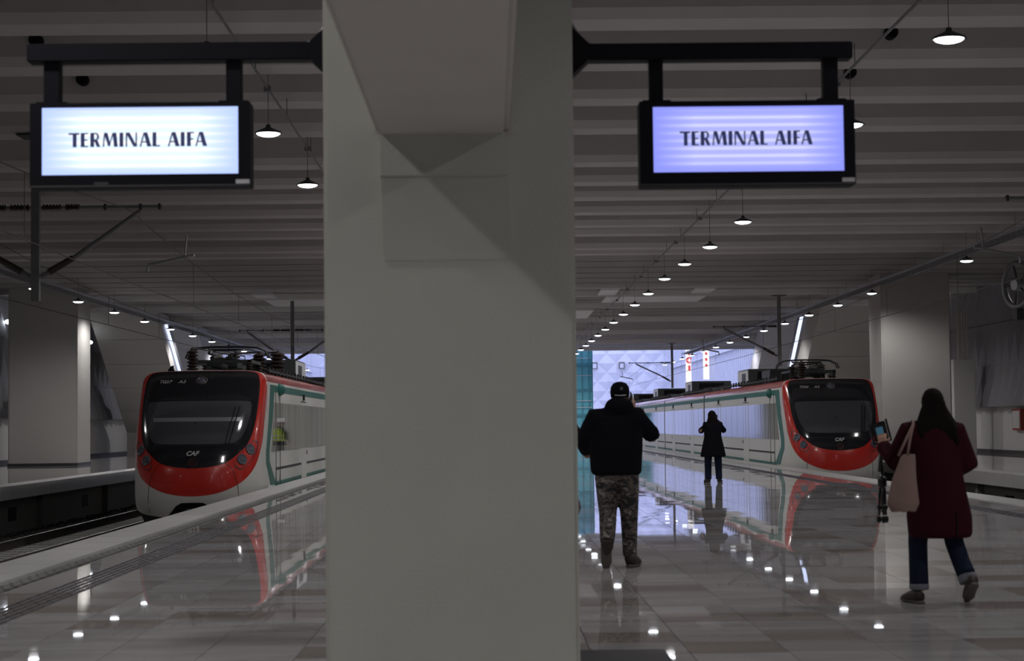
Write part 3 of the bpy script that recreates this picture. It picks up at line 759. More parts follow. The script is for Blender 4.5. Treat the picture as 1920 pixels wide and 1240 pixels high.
# ------------------------------------------------------------------ beyond the roof: lift tower and lit banners
t = thing('glass_tower', 'teal glazed lift tower with white rails beyond the end of the roof', 'tower', (7.02, 141, 0))
for z in (0, 1.9, 3.8, 5.7, 7.6, 9.5): obj('floor_frame', bbox(-.7, .7, -.7, .7, z, z+.22, .02), M['tealf'], t)
for x in (-.66, -.1, .4, .66): obj('upright', bbox(x-.04, x+.04, -.72, -.6, 0, 10.5), M['tealf'], t)
for z in (.22, 2.12, 4.02, 5.92, 7.82): obj('glass_pane', bbox(-.68, .68, -.6, .6, z, z+1.68), M['teal'], t)
for z in (1.2, 3.1, 5.0, 6.9, 8.8, 2.6, 6.3): obj('rail', bbox(-.65, .6, -.76, -.73, z, z+.05), M['rail_and_lit_side'], t)
for (y, px, zt, zb, wpx, lab, k) in ((193, 1304, 9.4, 5.5, .72, 'tall lit white banner sign with a round red emblem on the far right wall', 0), (174, 1337, 8.9, 5.4, .56, 'tall lit white banner sign with small red letters on the far right wall', 1)):
    xc = (px-920)*y/F-.55
    t = thing('lit_banner', lab, 'sign', (xc, y, zb))
    obj('light_box', bbox(-wpx/2, wpx/2, -.06, .12, 0, zt-zb, .01), M['bannerlit'], t)
    if k == 0:
        bm = lathe(BM(), [(.34, 0), (.34, -.02)], axis='y', n=24); 
        e = obj('emblem', bm, M['bannerred'], t, loc=(0, -.07, 2.35))
        bm = BM(); box(bm, -.06, .06, -.03, -.02, -.2, .2); box(bm, -.2, .2, -.03, -.02, -.05, .05); obj('emblem_mark', bm, M['bannerlit'], e)
        obj('emblem_tail', bbox(-.12, .12, -.08, -.065, 1.25, 1.8), M['bannerred'], t); obj('emblem_top', bbox(-.1, .1, -.08, -.065, 2.85, 3.2), M['bannerred'], t)
    else:
        for q in range(4): obj('letter', bbox(-.1, .1, -.08, -.065, 1.2+q*.55, 1.45+q*.55), M['bannerred'], t)
for i, x in enumerate((11.9, 15.0)):
    t = thing('wall_speaker', ('small dark box on the white end wall, nearer the glass tower', 'small dark box on the white end wall, nearer the corner mast')[i], 'speaker', (x, YE-.5, 8.0))
    obj('case', bbox(-.35, .35, -.2, .1, -.4, .4, .03), M['cat'], t); obj('front', bbox(-.2, .2, -.23, -.19, -.3, .2, .01), M['outwall'], t)
    obj('bracket', bbox(-.05, .05, .1, .5, -.05, .05), M['dark'], t)

# ------------------------------------------------------------------ trains
HW = 1.47
def interp(tab, z):
    if z <= tab[0][0]: return tab[0][1]
    for (a, va), (b, vb) in zip(tab, tab[1:]):
        if z <= b: u = (z-a)/(b-a); u = u; return va+(vb-va)*u
    return tab[-1][1]
def smoothtab(tab, z, h=.12): return (interp(tab, z-h)+2*interp(tab, z)+interp(tab, z+h))/4
YN = [(-.7, .28), (-.45, .10), (-.2, .01), (.1, 0), (.5, .04), (.9, .18), (1.3, .42), (1.7, .72), (2.1, 1.06), (2.5, 1.46), (2.7, 1.72), (2.85, 2.05)]
DN = [(-.6, 1.35), (.6, 1.3), (1.5, 1.0), (2.5, .72), (2.8, .62)]
def S(x, z, off=0.):
    def f(x, z):
        s = min(abs(x)/HW, 1.0); g = 1-(max(0., 1-s**2.7))**(1/2.7)
        return smoothtab(YN, z) + smoothtab(DN, z)*g
    y = f(x, z)
    if off:
        e = .01; dx = (f(max(-HW*.995, min(HW*.995, x+e)), z)-f(max(-HW*.995, min(HW*.995, x-e)), z))/(2*e); dz = (f(x, z+e)-f(x, z-e))/(2*e)
        n = Vector((dx, -1, dz)).normalized(); return Vector((x, y, z)) + n*off*1.0
    return Vector((x, y, z))
O_ = [(0, 2.81), (.6, 2.80), (1.22, 2.77), (1.43, 2.63), (1.47, 2.2), (1.47, 1.5), (1.47, .9), (1.468, .3), (1.43, -.15), (1.3, -.48), (.7, -.60), (0, -.62)]
R_ = [(0, 2.795), (.6, 2.79), (1.21, 2.76), (1.425, 2.60), (1.4685, 2.2), (1.463, 1.5), (1.437, .95), (1.33, .5), (1.11, .2), (.76, .0), (.38, -.10), (0, -.13)]
M_ = [(0, 2.785), (.6, 2.78), (1.15, 2.75), (1.30, 2.60), (1.335, 2.15), (1.30, 1.5), (1.19, 1.06), (.98, .80), (.74, .62), (.47, .54), (.22, .51), (0, .50)]
W_ = [(0, 2.03), (.5, 2.03), (1.08, 2.02), (1.19, 1.96), (1.20, 1.78), (1.16, 1.5), (1.06, 1.22), (.95, 1.1), (.85, 1.05), (.5, 1.03), (.25, 1.03), (0, 1.03)]
V_ = [(0, 2.11), (.5, 2.11), (1.12, 2.10), (1.245, 2.0), (1.255, 1.78), (1.21, 1.46), (1.10, 1.16), (.99, 1.01), (.87, .97), (.5, .95), (.25, .95), (0, .95)]
def curve(P, sub=6):
    P = [(x, z-.05 if z > 2.52 else z) for x, z in P]
    """smooth closed loop from a half profile (top centre, down the +x side, to the bottom centre), mirrored"""
    full = P + [(-x, z) for x, z in P[-2:0:-1]]; n = len(full); out = []
    for i in range(n):
        p0, p1, p2, p3 = full[i-1], full[i], full[(i+1) % n], full[(i+2) % n]
        for k in range(sub):
            t = k/sub
            q = [.5*((2*p1[c]) + (-p0[c]+p2[c])*t + (2*p0[c]-5*p1[c]+4*p2[c]-p3[c])*t*t + (-p0[c]+3*p1[c]-3*p2[c]+p3[c])*t**3) for c in (0, 1)]
            out.append((max(-HW, min(HW, q[0])), q[1]))
    return out
def ring_fill(A, B, K, off=0., m0=None):
    """surface between loops A (outer) and B (inner) lying on the nose"""
    bm = BM(); prev = None
    for k in range(K+1):
        u = k/K
        ring = [bm.verts.new(S(a[0]+(b[0]-a[0])*u, a[1]+(b[1]-a[1])*u, off)) for a, b in zip(A, B)]
        if prev:
            n = len(ring)
            for i in range(n): bm.faces.new((prev[i], prev[(i+1) % n], ring[(i+1) % n], ring[i]))
        prev = ring
    return bm
def disc_fill(A, c, K, off=0.):
    bm = ring_fill(A, [(c[0]+(a[0]-c[0])*.02, c[1]+(a[1]-c[1])*.02) for a in A], K, off)
    return bm
cO, cR, cM, cW, cV = curve(O_), curve(R_), curve(M_), curve(W_), curve(V_)
def blend(A, B, u): return [(a[0]+(b[0]-a[0])*u, a[1]+(b[1]-a[1])*u) for a, b in zip(A, B)]
def sfx(me):
    for p in me.polygons: p.use_smooth = True
def on_nose(x, z, off=.0):
    p = S(x, z, off); q = S(x, z, off+.05); n = (q-p).normalized(); return p, n
def orient(o, n, up=(0, 0, 1)):
    """local -y axis looks along n"""
    yv = -n; zv = Vector(up); zv = (zv - yv*zv.dot(yv)).normalized(); xv = yv.cross(zv)
    m = Matrix((xv.to_4d(), yv.to_4d(), zv.to_4d(), (0, 0, 0, 1))).transposed()
    for i in range(3): m[3][i] = 0
    return m
def place(o, p, n):
    m = orient(o, n); m.translation = p; o.matrix_local = m
def text_on(parent, name, s, size, p, n, m, shear=0., bold=.0, off=.004, align='CENTER'):
    cu = bpy.data.curves.new(name, 'FONT'); cu.body = s; cu.size = size; cu.align_x = align; cu.align_y = 'CENTER'; cu.shear = shear; cu.offset = bold; cu.extrude = .0015; cu.materials.append(m)
    o = bpy.data.objects.new(name, cu); C.objects.link(o); o.parent = parent
    me = bpy.data.meshes.new_from_object(o); me.name = name; bpy.data.objects.remove(o); o = link(name, me, parent)
    mm = orient(o, n) @ Matrix.Rotation(math.radians(90), 4, 'X'); mm.translation = p + n*off; o.matrix_local = mm
    return o
LC = 23.6
def train(Xc, Yn, number, side, lengths, label):
    """side: +1 when the platform is on the train's +x side"""
    t = thing('commuter_train', label, 'train', (Xc, Yn, ZR)); Z0 = 1.1
    def add(name, bm, m, parent=t, smooth=False):
        o = obj(name, bm, m, parent, smooth)
        if parent is t: o.location = (0, 0, Z0)
        return o
    cab = add('cab_shell', ring_fill(cO, cR, 10), M['white'], smooth=True)
    add('red_band', ring_fill(cR, blend(cM, cR, .0), 14, .004), M['red'], smooth=True)
    mk = add('black_mask', ring_fill(cM, cV, 12, .008), M['maskblack'], smooth=True)
    add('windscreen_seal', ring_fill(cV, cW, 3, .014), M['maskblack'], smooth=True)
    ws = add('windscreen', disc_fill(cW, (0, 1.5), 14, .004), M['wind'], smooth=True)
    # faint seam lines: bumper lid on the red band
    for s in (-1, 1):
        pts = [S(s*x, z, .006) for x, z in ((.72, .61), (.84, .52), (.93, .36), (1.0, .1), (1.02, -.2), (1.0, -.5))]
        add('lid_seam', tube(BM(), pts, .006, 5), M['traindark'])
    # centre lamp, headlamps
    p, n = on_nose(0, 2.5, .004)
    l = add('top_lamp', lathe(BM(), [(.13, .02), (.14, -.01), (.10, -.02), (.10, -.005), (0, -.01)], axis='y', n=20), M['lampring'], smooth=True); place(l, p+Vector((0, 0, Z0)), n)
    obj('lamp_lens', lathe(BM(), [(.0, -.02), (.09, -.018), (.095, -.004)], axis='y', n=20), M['lampglass'], l, True)
    for s in (-1, 1):
        pc, nc = on_nose(s*1.2, .76, .0)
        hc = [(s*x, z) for x, z in ((1.02, .46), (1.16, .52), (1.33, .78), (1.38, 1.04), (1.30, 1.10), (1.17, 1.0), (1.02, .78), (.93, .58))]
        # elongated cover following the nose
        n_ = len(hc); loop = []
        for i in range(n_):
            for k in range(4):
                tt = k/4; p0, p1, p2, p3 = hc[i-1], hc[i], hc[(i+1) % n_], hc[(i+2) % n_]
                loop.append(tuple(.5*((2*p1[c]) + (-p0[c]+p2[c])*tt + (2*p0[c]-5*p1[c]+4*p2[c]-p3[c])*tt*tt + (-p0[c]+3*p1[c]-3*p2[c]+p3[c])*tt**3) for c in (0, 1)))
        cc = (s*1.16, .78)
        inner = [(cc[0]+(a-cc[0])*.93, cc[1]+(b-cc[1])*.93) for a, b in loop]
        hd = add('headlamp_cover', disc_fill(inner, cc, 5, .010), M['emblem'] if False else M['red'], smooth=True)
        fr_ = obj('cover_rim', ring_fill(loop, inner, 1, .014), M['lampring'], hd)
        for x, z, r in ((1.235, .905, .12), (1.075, .68, .115)):
            p, n = on_nose(s*x, z, .012)
            q = obj('headlamp', lathe(BM(), [(r, .01), (r+.01, -.012), (r-.015, -.02), (r-.02, -.006), (r*.55, -.016), (0, -.02)], axis='y', n=22), [M['lampglass']], hd, True); place(q, p, n)
    # wipers
    for x0_, x1_ in ((.78, .95), (.70, .86)):
        pts = [S(x0_+(x1_-x0_)*u, 1.02+.85*u, .03) for u in (0, .25, .5, .75, 1)]
        add('wiper', tube(BM(), pts, .011, 5), M['black'])
    # light band mirrored in the windscreen, put on as a pale bar
    if side > 0:
        bm = BM(); n_ = 16; lo = [bm.verts.new(S(-1.0+2.0*k/n_, 1.55, .007)) for k in range(n_+1)]; hi = [bm.verts.new(S(-1.0+2.0*k/n_, 1.64, .007)) for k in range(n_+1)]
        for k in range(n_): bm.faces.new((lo[k], lo[k+1], hi[k+1], hi[k]))
        add('reflection_bar', bm, M['reflbar'])
    # lettering
    px = -.85
    p, n = on_nose(px, 2.47, .012); text_on(mk, 'number_lettering', number, .14, p, n, M['chrome'], .25, .002)
    p, n = on_nose(px+.40, 2.47, .012); text_on(mk, 'number_lettering', 'A2', .14, p, n, M['chrome'], .25, .002)
    p, n = on_nose(-.02, .82, .012); text_on(mk, 'maker_lettering', 'CAF', .15, p, n, M['chrome'], .3, .006)
    p, n = on_nose(.0, .62, .010)
    e = add('round_emblem', lathe(BM(), [(.11, .0), (.11, -.006), (.09, -.006), (.09, .0)], axis='y', n=24), M['emblem']); place(e, p+Vector((0, 0, Z0)), n)
    text_on(e, 'emblem_letter', 'FS', .12, Vector((0, -.004, 0)), Vector((0, -1, 0)), M['emblem'])
    # coupler hatch and plough
    hk = [(-.62, -.615), (-.5, -.49), (-.36, -.33), (-.24, -.27), (0, -.265), (.24, -.27), (.36, -.33), (.5, -.49), (.62, -.615), (0, -.625)]
    a = [S(x, z, .03) for x, z in hk]; bm = BM(); A = [bm.verts.new(p) for p in a]; B = [bm.verts.new(p+Vector((0, .3, 0))) for p in a]
    bm.faces.new(A); bm.faces.new(B[::-1])
    for i in range(10): bm.faces.new((A[i], A[(i+1) % 10], B[(i+1) % 10], B[i]))
    hp = add('coupler_hatch', bm, M['black'])
    obj('red_hose_end', lathe(BM(), [(0, -.16), (.05, -.15), (.055, -.05), (.03, .1)], (.22, .12, -.45), 'y', 12), M['red'], hp, True)
    obj('coupler_head', bbox(-.14, .14, -.12, .3, -.60, -.40, .03), M['traindark'], hp)
    bm = BM(); bot = [p for p in cO if p[1] < -.45]; bot.sort()
    A = [bm.verts.new(S(x, z)+Vector((0, .02, 0))) for x, z in bot]; B = [bm.verts.new(S(x, z)+Vector((-x*.12, .14, -.36))) for x, z in bot]
    for i in range(len(A)-1): bm.faces.new((A[i], A[i+1], B[i+1], B[i]))
    add('plough', bm, M['traindark'], smooth=True)
    # fairing step by the cab door
    add('footstep_fairing', (lambda: prism(BM(), [(2.0, -.62), (2.0, -.2), (2.3, .02), (2.9, .02), (3.1, -.3), (3.1, -.62)], 'x', side*1.40, side*1.53))(), M['white'])
    # ---- cars
    y0 = None; ystart = 0
    for ci, L in enumerate(lengths):
        ya = ystart; yb = ystart+L
        # body: outline extruded back (first car starts on the nose outline)
        def sec(loop, yy): return [Vector((x, yy, z)) for x, z in loop]
        n = len(cO)
        bm = BM()
        A = [bm.verts.new(S(x, z)) if ci == 0 else bm.verts.new((x, ya+.2, z)) for x, z in cO]
        mid = [bm.verts.new((x, 4.2, z)) for x, z in cO] if ci == 0 else None
        B = [bm.verts.new((x, yb-.2, z)) for x, z in cO]
        seq = [A, mid, B] if ci == 0 else [A, B]
        for P_, Q_ in zip(seq, seq[1:]):
            for i in range(n):
                f = bm.faces.new((P_[i], P_[(i+1) % n], Q_[(i+1) % n], Q_[i]))
                zc = (cO[i][1]+cO[(i+1) % n][1])/2; xc = abs(cO[i][0]+cO[(i+1) % n][0])/2
                f.material_index = 1 if (zc > 2.70 and xc < 1.2) else (2 if zc > 2.50 else 0)
        bm.faces.new(B)
        if ci: bm.faces.new(A[::-1])
        body = add('car_body', bm, [M['white'], M['trainroof'], M['red']], smooth=False)
        # underframe
        obj('underframe', bbox(-1.2, 1.2, ya+2.6 if ci == 0 else ya+.4, yb-.4, -.98, -.55), M['traindark'], body)
        if ci: obj('gangway', bbox(-1.455, 1.455, ya-.21, ya+.21, -.5, 2.55), M['black'], body)
        # side livery on the platform side: thin plates
        sx = side*HW
        def plate(name, poly, m, t0=.004, t1=-.01, parent=body):
            return obj(name, prism(BM(), poly, 'x', sx+side*t1, sx+side*t0), m, parent)
        yA = 3.4 if ci == 0 else ya+.22; yB = yb-.22
        if ci == 0:
            plate('green_stripe', [(2.55, 2.42), (yB, 2.42), (yB, 2.26), (3.35, 2.26), (3.0, 1.6), (2.3, .85), (2.3, .6), (3.5, .08), (yB, .08), (yB, -.04), (2.75, -.04), (1.62, .55), (1.62, .85), (2.15, 1.6)], M['green'])
        else:
            plate('green_stripe', [(yA, 2.42), (yB, 2.42), (yB, 2.26), (yA, 2.26)], M['green']); plate('green_stripe', [(yA, .08), (yB, .08), (yB, -.04), (yA, -.04)], M['green'])
        plate('grey_line', [(yA+.2, .42), (yB, .42), (yB, .36), (yA+.2, .36)], M['traindark'])
        # doors and windows
        doors = {0: [10.4, 18.4]}.get(ci, [ya+L*.27, ya+L*.74])
        segs = []; y = yA
        for d in doors: segs.append((y, d-.72)); y = d+.72
        segs.append((y, yB))
        for a, b in segs:
            k = max(1, round((b-a)/1.75)); w = (b-a)/k
            for i in range(k):
                p0, p1 = a+i*w+.02, a+(i+1)*w-.02
                poly = [(p0, .82), (p1, .82), (p1, 2.0), (p0, 2.0)]
                if ci == 0 and a == yA and i == 0: poly = [(p0-.75, .82), (p1, .82), (p1, 2.0), (p0-.15, 2.0), (p0-.35, 1.5)]
                plate('window', poly, M['win'], .008)
        for d in doors:
            for s2 in (0, 1):
                q = plate('door', [(d-.7+.7*s2+.012, -.02), (d+.7*s2-.012, -.02), (d+.7*s2-.012, 2.08), (d-.7+.7*s2+.012, 2.08)], M['white'], .010)
                obj('door_pane', prism(BM(), [(d-.7+.7*s2+.05, .82), (d+.7*s2-.05, .82), (d+.7*s2-.05, 2.0), (d-.7+.7*s2+.05, 2.0)], 'x', sx+side*.009, sx+side*.013), M['win'], q)
            plate('door_light', [(d-.16, 2.14), (d+.16, 2.14), (d+.16, 2.3), (d-.16, 2.3)], M['black'], .03)
            plate('door_track', [(d-.75, 2.09), (d+.75, 2.09), (d+.75, 2.11), (d-.75, 2.11)], M['traindark'], .012)
        # dots of the door buttons
        for d in doors: plate('door_button', [(d+.82, .62), (d+.9, .62), (d+.9, .74), (d+.82, .74)], M['traindark'], .014)
        if ci == 0:
            plate('cab_door_line', [(3.62, -.04), (3.64, -.04), (3.64, 2.3), (3.62, 2.3)], M['traindark'], .012)
            plate('cab_door_line', [(4.5, -.04), (4.52, -.04), (4.52, 2.3), (4.5, 2.3)], M['traindark'], .012)
            d = obj('side_camera', lathe(BM(), [(0, .16), (.09, .14), (.15, .06), (.16, 0), (.15, -.02)], axis='x', n=16), M['green'], body, True)
            d.location = (sx, 4.35, 2.33); d.scale = (side, 1, 1)
        # roof gear
        ac = ya + 13.3 if ci == 0 else ya+9.5
        b = add('roof_unit', bbox(-.95, .95, ac, ac+3.0, 2.78, 3.40, .02), M['acbox'])
        for s2 in (-1, 1): obj('lit_unit_side', bbox(s2*.955-.006, s2*.955+.006, ac+.05, ac+2.95, 2.84, 3.36), M['rail_and_lit_side'], b)  # sides coloured pale for the daylight they catch; the box stays dark
        for s2 in (-1, 1): obj('side_grille', bbox(s2*.965-.006, s2*.965+.006, ac+.7, ac+1.7, 2.9, 3.25), M['acbox'], b)
        obj('end_grille', bbox(-.6, .6, ac-.012, ac+.01, 2.88, 3.3), M['black'], b)
        fan = add('roof_fan', lathe(BM(), [(.34, 2.78), (.33, 2.92), (.26, 2.99), (.1, 3.02), (0, 3.02)], (-side*0.0-.35*0+.0, ac-2.2, 0), n=18), M['acbox'], smooth=True)
        add('roof_vent', lathe(BM(), [(.36, 2.76), (.34, 2.9), (.24, 3.0), (0, 3.02)], (side*.55, ac-4.2, 0), n=18), M['acbox'], smooth=True)
        # low roof rail with small brackets
        add('roof_rail', bbox(side*1.12-.02, side*1.12+.02, (5 if ci == 0 else ya+.5), yb-.5, 2.80, 2.86), M['traindark'])
        bk = None
        for k in range(int((L-6)/.8)):
            yy = (5.2 if ci == 0 else ya+.8)+k*.8
            if bk is None: bk = obj('rail_bracket', bbox(-.03, .03, -.06, .06, 2.76, 2.93, .005), M['traindark'], body); q = bk
            else: q = link('rail_bracket', bk.data, body)
            q.location = (side*1.12, yy, 0)
        ystart = yb
    # pantograph on the first car
    pg = add('pantograph', bbox(-.75, .75, 4.6, 4.72, 3.02, 3.10, .01), M['acbox'])
    def sub(name, bm, m=M['acbox'], smooth=False): return obj(name, bm, m, pg, smooth)
    sub('base_frame', bbox(-.75, .75, 6.6, 6.72, 3.02, 3.10, .01)); sub('base_frame', bbox(-.75, -.66, 4.6, 6.7, 3.02, 3.10)); sub('base_frame', bbox(.66, .75, 4.6, 6.7, 3.02, 3.10))
    for x, y in ((-.7, 4.65), (.7, 4.65), (-.7, 6.65), (.7, 6.65)):
        bm = BM(); insulator(bm, (x, y, 2.78), (x, y, 3.05), .10, 4); sub('insulator', bm, M['insul'])
    for s in (-1, 1):
        sub('lower_arm', tube(BM(), [(0, 6.6, 3.12), (s*.35, 4.9, 3.28)], .035, 6)); sub('upper_arm', tube(BM(), [(s*.32, 4.85, 3.3), (s*.5, 5.9, 3.42)], .025, 6))
    for y in (5.6, 5.95):
        pts = [(-1.05, y, 3.18), (-.98, y, 3.34), (-.78, y, 3.44), (-.4, y, 3.47), (.4, y, 3.47), (.78, y, 3.44), (.98, y, 3.34), (1.05, y, 3.18)]
        sub('contact_head', tube(BM(), pts, .022, 6))
    sub('drive_box', bbox(-.3, .35, 5.0, 6.0, 2.9, 3.15, .02)); sub('cross_tie', bbox(-.5, .5, 5.75, 5.82, 3.36, 3.42))
    sub('spring_pipe', tube(BM(), [(-.25, 4.8, 3.15), (-.25, 6.3, 3.25)], .06, 8)); sub('spring_pipe', tube(BM(), [(.2, 4.8, 3.17), (.2, 6.3, 3.25)], .06, 8))
    for x, y, h, r in ((-.55, 3.6, .5, .16), (.62, 7.4, .55, .2), (.95, 8.6, .62, .22), (-.2, 7.6, .5, .17), (.25, 9.4, .5, .17)):
        bm = BM(); insulator(bm, (x, y, 2.8), (x, y, 2.8+h), r, 6); tube(bm, [(x, y, 2.8+h), (x, y, 2.86+h)], .05, 8); add('roof_insulator', bm, M['insul'])
    add('bus_bar', tube(BM(), [(-.55, 3.6, 3.36), (-.2, 7.6, 3.36), (.62, 7.4, 3.40), (.95, 8.6, 3.46), (.25, 9.4, 3.36)], .02, 6), M['wire'])
    add('equipment_case', bbox(-.9, -.1, 8.2, 10.2, 2.78, 3.22, .02), M['acbox']); add('equipment_case', bbox(.1, .7, 10.6, 11.6, 2.78, 3.05, .02), M['acbox'])
    add('antenna', tube(BM(), [(-.9, 2.6, 2.76), (-.9, 2.7, 2.86), (-.9, 2.95, 2.9)], [.09, .04, .01], 8), M['black'])
    for y in (2.9, 3.3): add('roof_horn', lathe(BM(), [(.09, y-.2), (.05, y-.05), (.03, y+.1)], (.3, 0, 2.86), 'y', 10), M['traindark'], smooth=True)
    return t
train(-6.72, 42.1, 'T027', 1, [23.6, 18.4], 'red white and green commuter train numbered T027 standing left of the pillar')
train(10.72, 57.2, 'T026', -1, [23.6, 18.4, 18.4, 18.4], 'long red white and green commuter train numbered T026 standing right of the pillar')

# ------------------------------------------------------------------ people
def remesh(o, vox, sm=4):
    m = o.modifiers.new('blend', 'REMESH'); m.mode = 'VOXEL'; m.voxel_size = vox; m.use_smooth_shade = True
    s = o.modifiers.new('soft', 'SMOOTH'); s.factor = .5; s.iterations = sm
def cloth(name, parts, m, parent, vox=.014, sm=5):
    bm = BM()
    for p in parts: p(bm)
    o = obj(name, bm, m, parent, True); remesh(o, vox, sm); return o
def L_(pts, r, n=14, ref=None): return lambda bm: tube(bm, pts, r, n, True, ref)
def ball(c, r):
    def f(bm):
        rx, ry, rz = r if isinstance(r, tuple) else (r, r, r)
        bmesh.ops.create_uvsphere(bm, u_segments=14, v_segments=10, radius=1, matrix=Matrix.Translation(c) @ Matrix.Diagonal((rx, ry, rz, 1)))
    return f
def head(c, turn=0., r=1.0):
    """skull, jaw, nose, ears, eye sockets; the face looks along +y turned by `turn` about z"""
    R = Matrix.Translation(c) @ Matrix.Rotation(turn, 4, 'Z') @ Matrix.Scale(r, 4)
    P = lambda x, y, z: tuple(R @ Vector((x, y, z)))
    return [ball(P(0, 0, .02), (.075*r, .09*r, .10*r)), L_([P(0, .02, -.02), P(0, .035, -.07), P(0, .05, -.11)], [.07*r, .058*r, .03*r]),
            L_([P(0, .085, .02), P(0, .108, -.025), P(0, .09, -.035)], [.009*r, .014*r, .012*r], 8), L_([P(-.02, .088, -.06), P(.02, .088, -.06)], [.009*r, .009*r], 8),
            ball(P(-.078*1, -.005, -.005), (.012*r, .02*r, .032*r)), ball(P(.078*1, -.005, -.005), (.012*r, .02*r, .032*r))]
def hand(w, d, up, side=1, curl=.6, s=1.):
    """palm and five fingers: w wrist point, d direction of the hand, up = back of the hand, side = +1 thumb toward d x up"""
    w = Vector(w); d = Vector(d).normalized(); up = Vector(up); up = (up - d*up.dot(d)).normalized(); lat = d.cross(up)*side
    out = [L_([w-d*.02, w+d*.03*s, w+d*.085*s], [(.026*s, .018*s), (.036*s, .016*s), (.040*s, .014*s)], 12, up)]
    for i, (o_, ln) in enumerate(((.031, .068), (.011, .076), (-.010, .071), (-.030, .056))):
        b = w + d*.082*s + lat*o_*s; a = curl; pts = [b-d*.01]; dd = d.copy()
        for k in range(3):
            dd = (dd*math.cos(a*.75) - up*math.sin(a*.75)).normalized() if k or True else dd
            up2 = lat.cross(dd) if False else up
            b = b + dd*ln*s*(.42, .32, .26)[k]; pts.append(b.copy())
        out.append(L_(pts, [.0095*s, .009*s, .0085*s, .007*s], 8))
    b = w + d*.03*s + lat*.03*s
    out.append(L_([b, b+(lat*.8+d*.6-up*.2).normalized()*.035*s, b+(lat*.8+d*.6-up*.2).normalized()*.035*s+(d-up*.5).normalized()*.03*s], [.012*s, .0105*s, .008*s], 8))
    return out
def shoe(parent, ankle, toe_dir, pitch, L=.28, m='shoe', w=.045):
    """toe_dir horizontal direction, pitch = how far the heel is lifted (radians); the toe stays put"""
    o = obj('shoe', (lambda b: (tube(b, [(0, -.05, .05), (0, 0, .06), (0, .10, .045), (0, .17, .033), (0, .215, .025)], [(w*.85, .045), (w, .058), (w*1.02, .045), (w*1.0, .032), (w*.55, .018)], 14, True, (0, 0, 1)), b)[1])(BM()), M[m], parent, True)
    tube_b = BM(); tube(tube_b, [(0, -.075, .012), (0, -.03, .012), (0, .06, .012), (0, .15, .012), (0, .225, .014)], [(w*.6, .012), (w*.92, .014), (w*.85, .013), (w*1.05, .013), (w*.5, .011)], 14, True, (0, 0, 1))
    so = obj('sole', tube_b, M['sole'], o, True)
    R = Matrix.Rotation(toe_dir, 4, 'Z') @ Matrix.Rotation(-pitch, 4, 'X')
    R.translation = Vector(ankle); o.matrix_local = R
    return o

# --- man in cap, walking away, phone at his ear
mx_ = 1.27; my_ = 18.25
t = thing('person', 'man in black jacket, cap and camouflage trousers walking away, hand raised to his ear', 'person', (mx_, my_, 0))
hipL, hipR = Vector((-.15, 0, .93)), Vector((.06, 0, .93))
kL, kR = Vector((-.135, .02, .52)), Vector((.075, .06, .50))
aL, aR = Vector((-.16, -.22, .24)), Vector((.075, .04, .10))
shL, shR = Vector((-.26, .0, 1.47)), Vector((.17, .0, 1.47)); nk = Vector((-.01, .02, 1.56)); hd_ = Vector((.0, .05, 1.665))
eL, eR = Vector((-.37, .06, 1.22)), Vector((.31, .10, 1.29)); wL, wR = Vector((-.33, .29, 1.13)), Vector((.15, .17, 1.53))
body = cloth('body', [L_([hipL+Vector((.1, 0, 0)), (-.04, 0, 1.05), (-.045, 0, 1.3), (-.045, 0, 1.46)], [(.15, .10), (.17, .11), (.19, .12), (.13, .08)], 16, 'h'),
    L_([hipL, kL, aL], [.085, .06, .04]), L_([hipR, kR, aR], [.085, .06, .04]), L_([(-.03, 0, 1.45), nk, hd_], [.07, .058, .055]),
    L_([(-.05, 0, 1.46), shL, eL, wL], [.06, .055, .042, .03]), L_([(-.05, 0, 1.46), shR, eR, wR], [.06, .055, .042, .03])] + head(hd_, .2)
    + hand(wR, (-.15, -.1, .8), (.7, -.5, 0), -1, .6) + hand(wL, (.1, .8, -.15), (0, .1, 1), 1, .7), M['skin'], t, .0065, 2)
cloth('jacket', [L_([(-.045, 0, .90), (-.05, 0, .93), (-.05, 0, 1.02), (-.05, .01, 1.2), (-.045, .01, 1.38), (-.045, .01, 1.47), (-.03, .02, 1.545)],
        [(.225, .16), (.25, .175), (.255, .18), (.265, .185), (.26, .17), (.19, .13), (.09, .09)], 24, 'h'),
    L_([(-.10, 0, 1.44), shL+Vector((.03, 0, -.02)), eL, wL], [.12, .12, .088, .058]), L_([(.02, 0, 1.44), shR+Vector((-.02, 0, -.02)), eR, wR+Vector((.01, 0, -.06))], [.12, .12, .088, .055]),
    L_([(-.02, .01, 1.50), (-.015, .0, 1.58), (-.0, .01, 1.63)], [.12, .105, .09]), ball((-.015, -.05, 1.565), (.145, .10, .095)),
    L_([(-.25, 0, .915), (.15, 0, .915)], [(.1, .03), (.1, .03)], 8)], M['jacket'], t)
cloth('trousers', [L_([(-.045, 0, .80), (-.045, 0, .95), (-.045, 0, 1.0)], [(.17, .13), (.195, .145), (.18, .13)], 18, 'h'),
    L_([hipL+Vector((0, 0, -.02)), (hipL+kL)/2, kL, (kL+aL)/2, aL+Vector((0, -.0, .02))], [.115, .105, .088, .082, .07]), L_([hipR+Vector((0, 0, -.02)), (hipR+kR)/2, kR, (kR+aR)/2, aR], [.115, .105, .088, .078, .07])], M['camo'], t, .014, 4)
cp = obj('cap', lathe(BM(), [(.098, -.03), (.104, .02), (.098, .07), (.07, .108), (.03, .122), (0, .124)], n=24), M['jacket'], t, True); cp.location = hd_+Vector((0, -.005, .02)); cp.scale = (.92, 1.05, 1)
b_ = BM(); tube(b_, [(0, .06, .0), (0, .13, -.01), (0, .17, -.02)], [(.075, .006), (.07, .006), (.04, .004)], 14, True, (0, 0, 1)); obj('peak', b_, M['jacket'], cp, True)
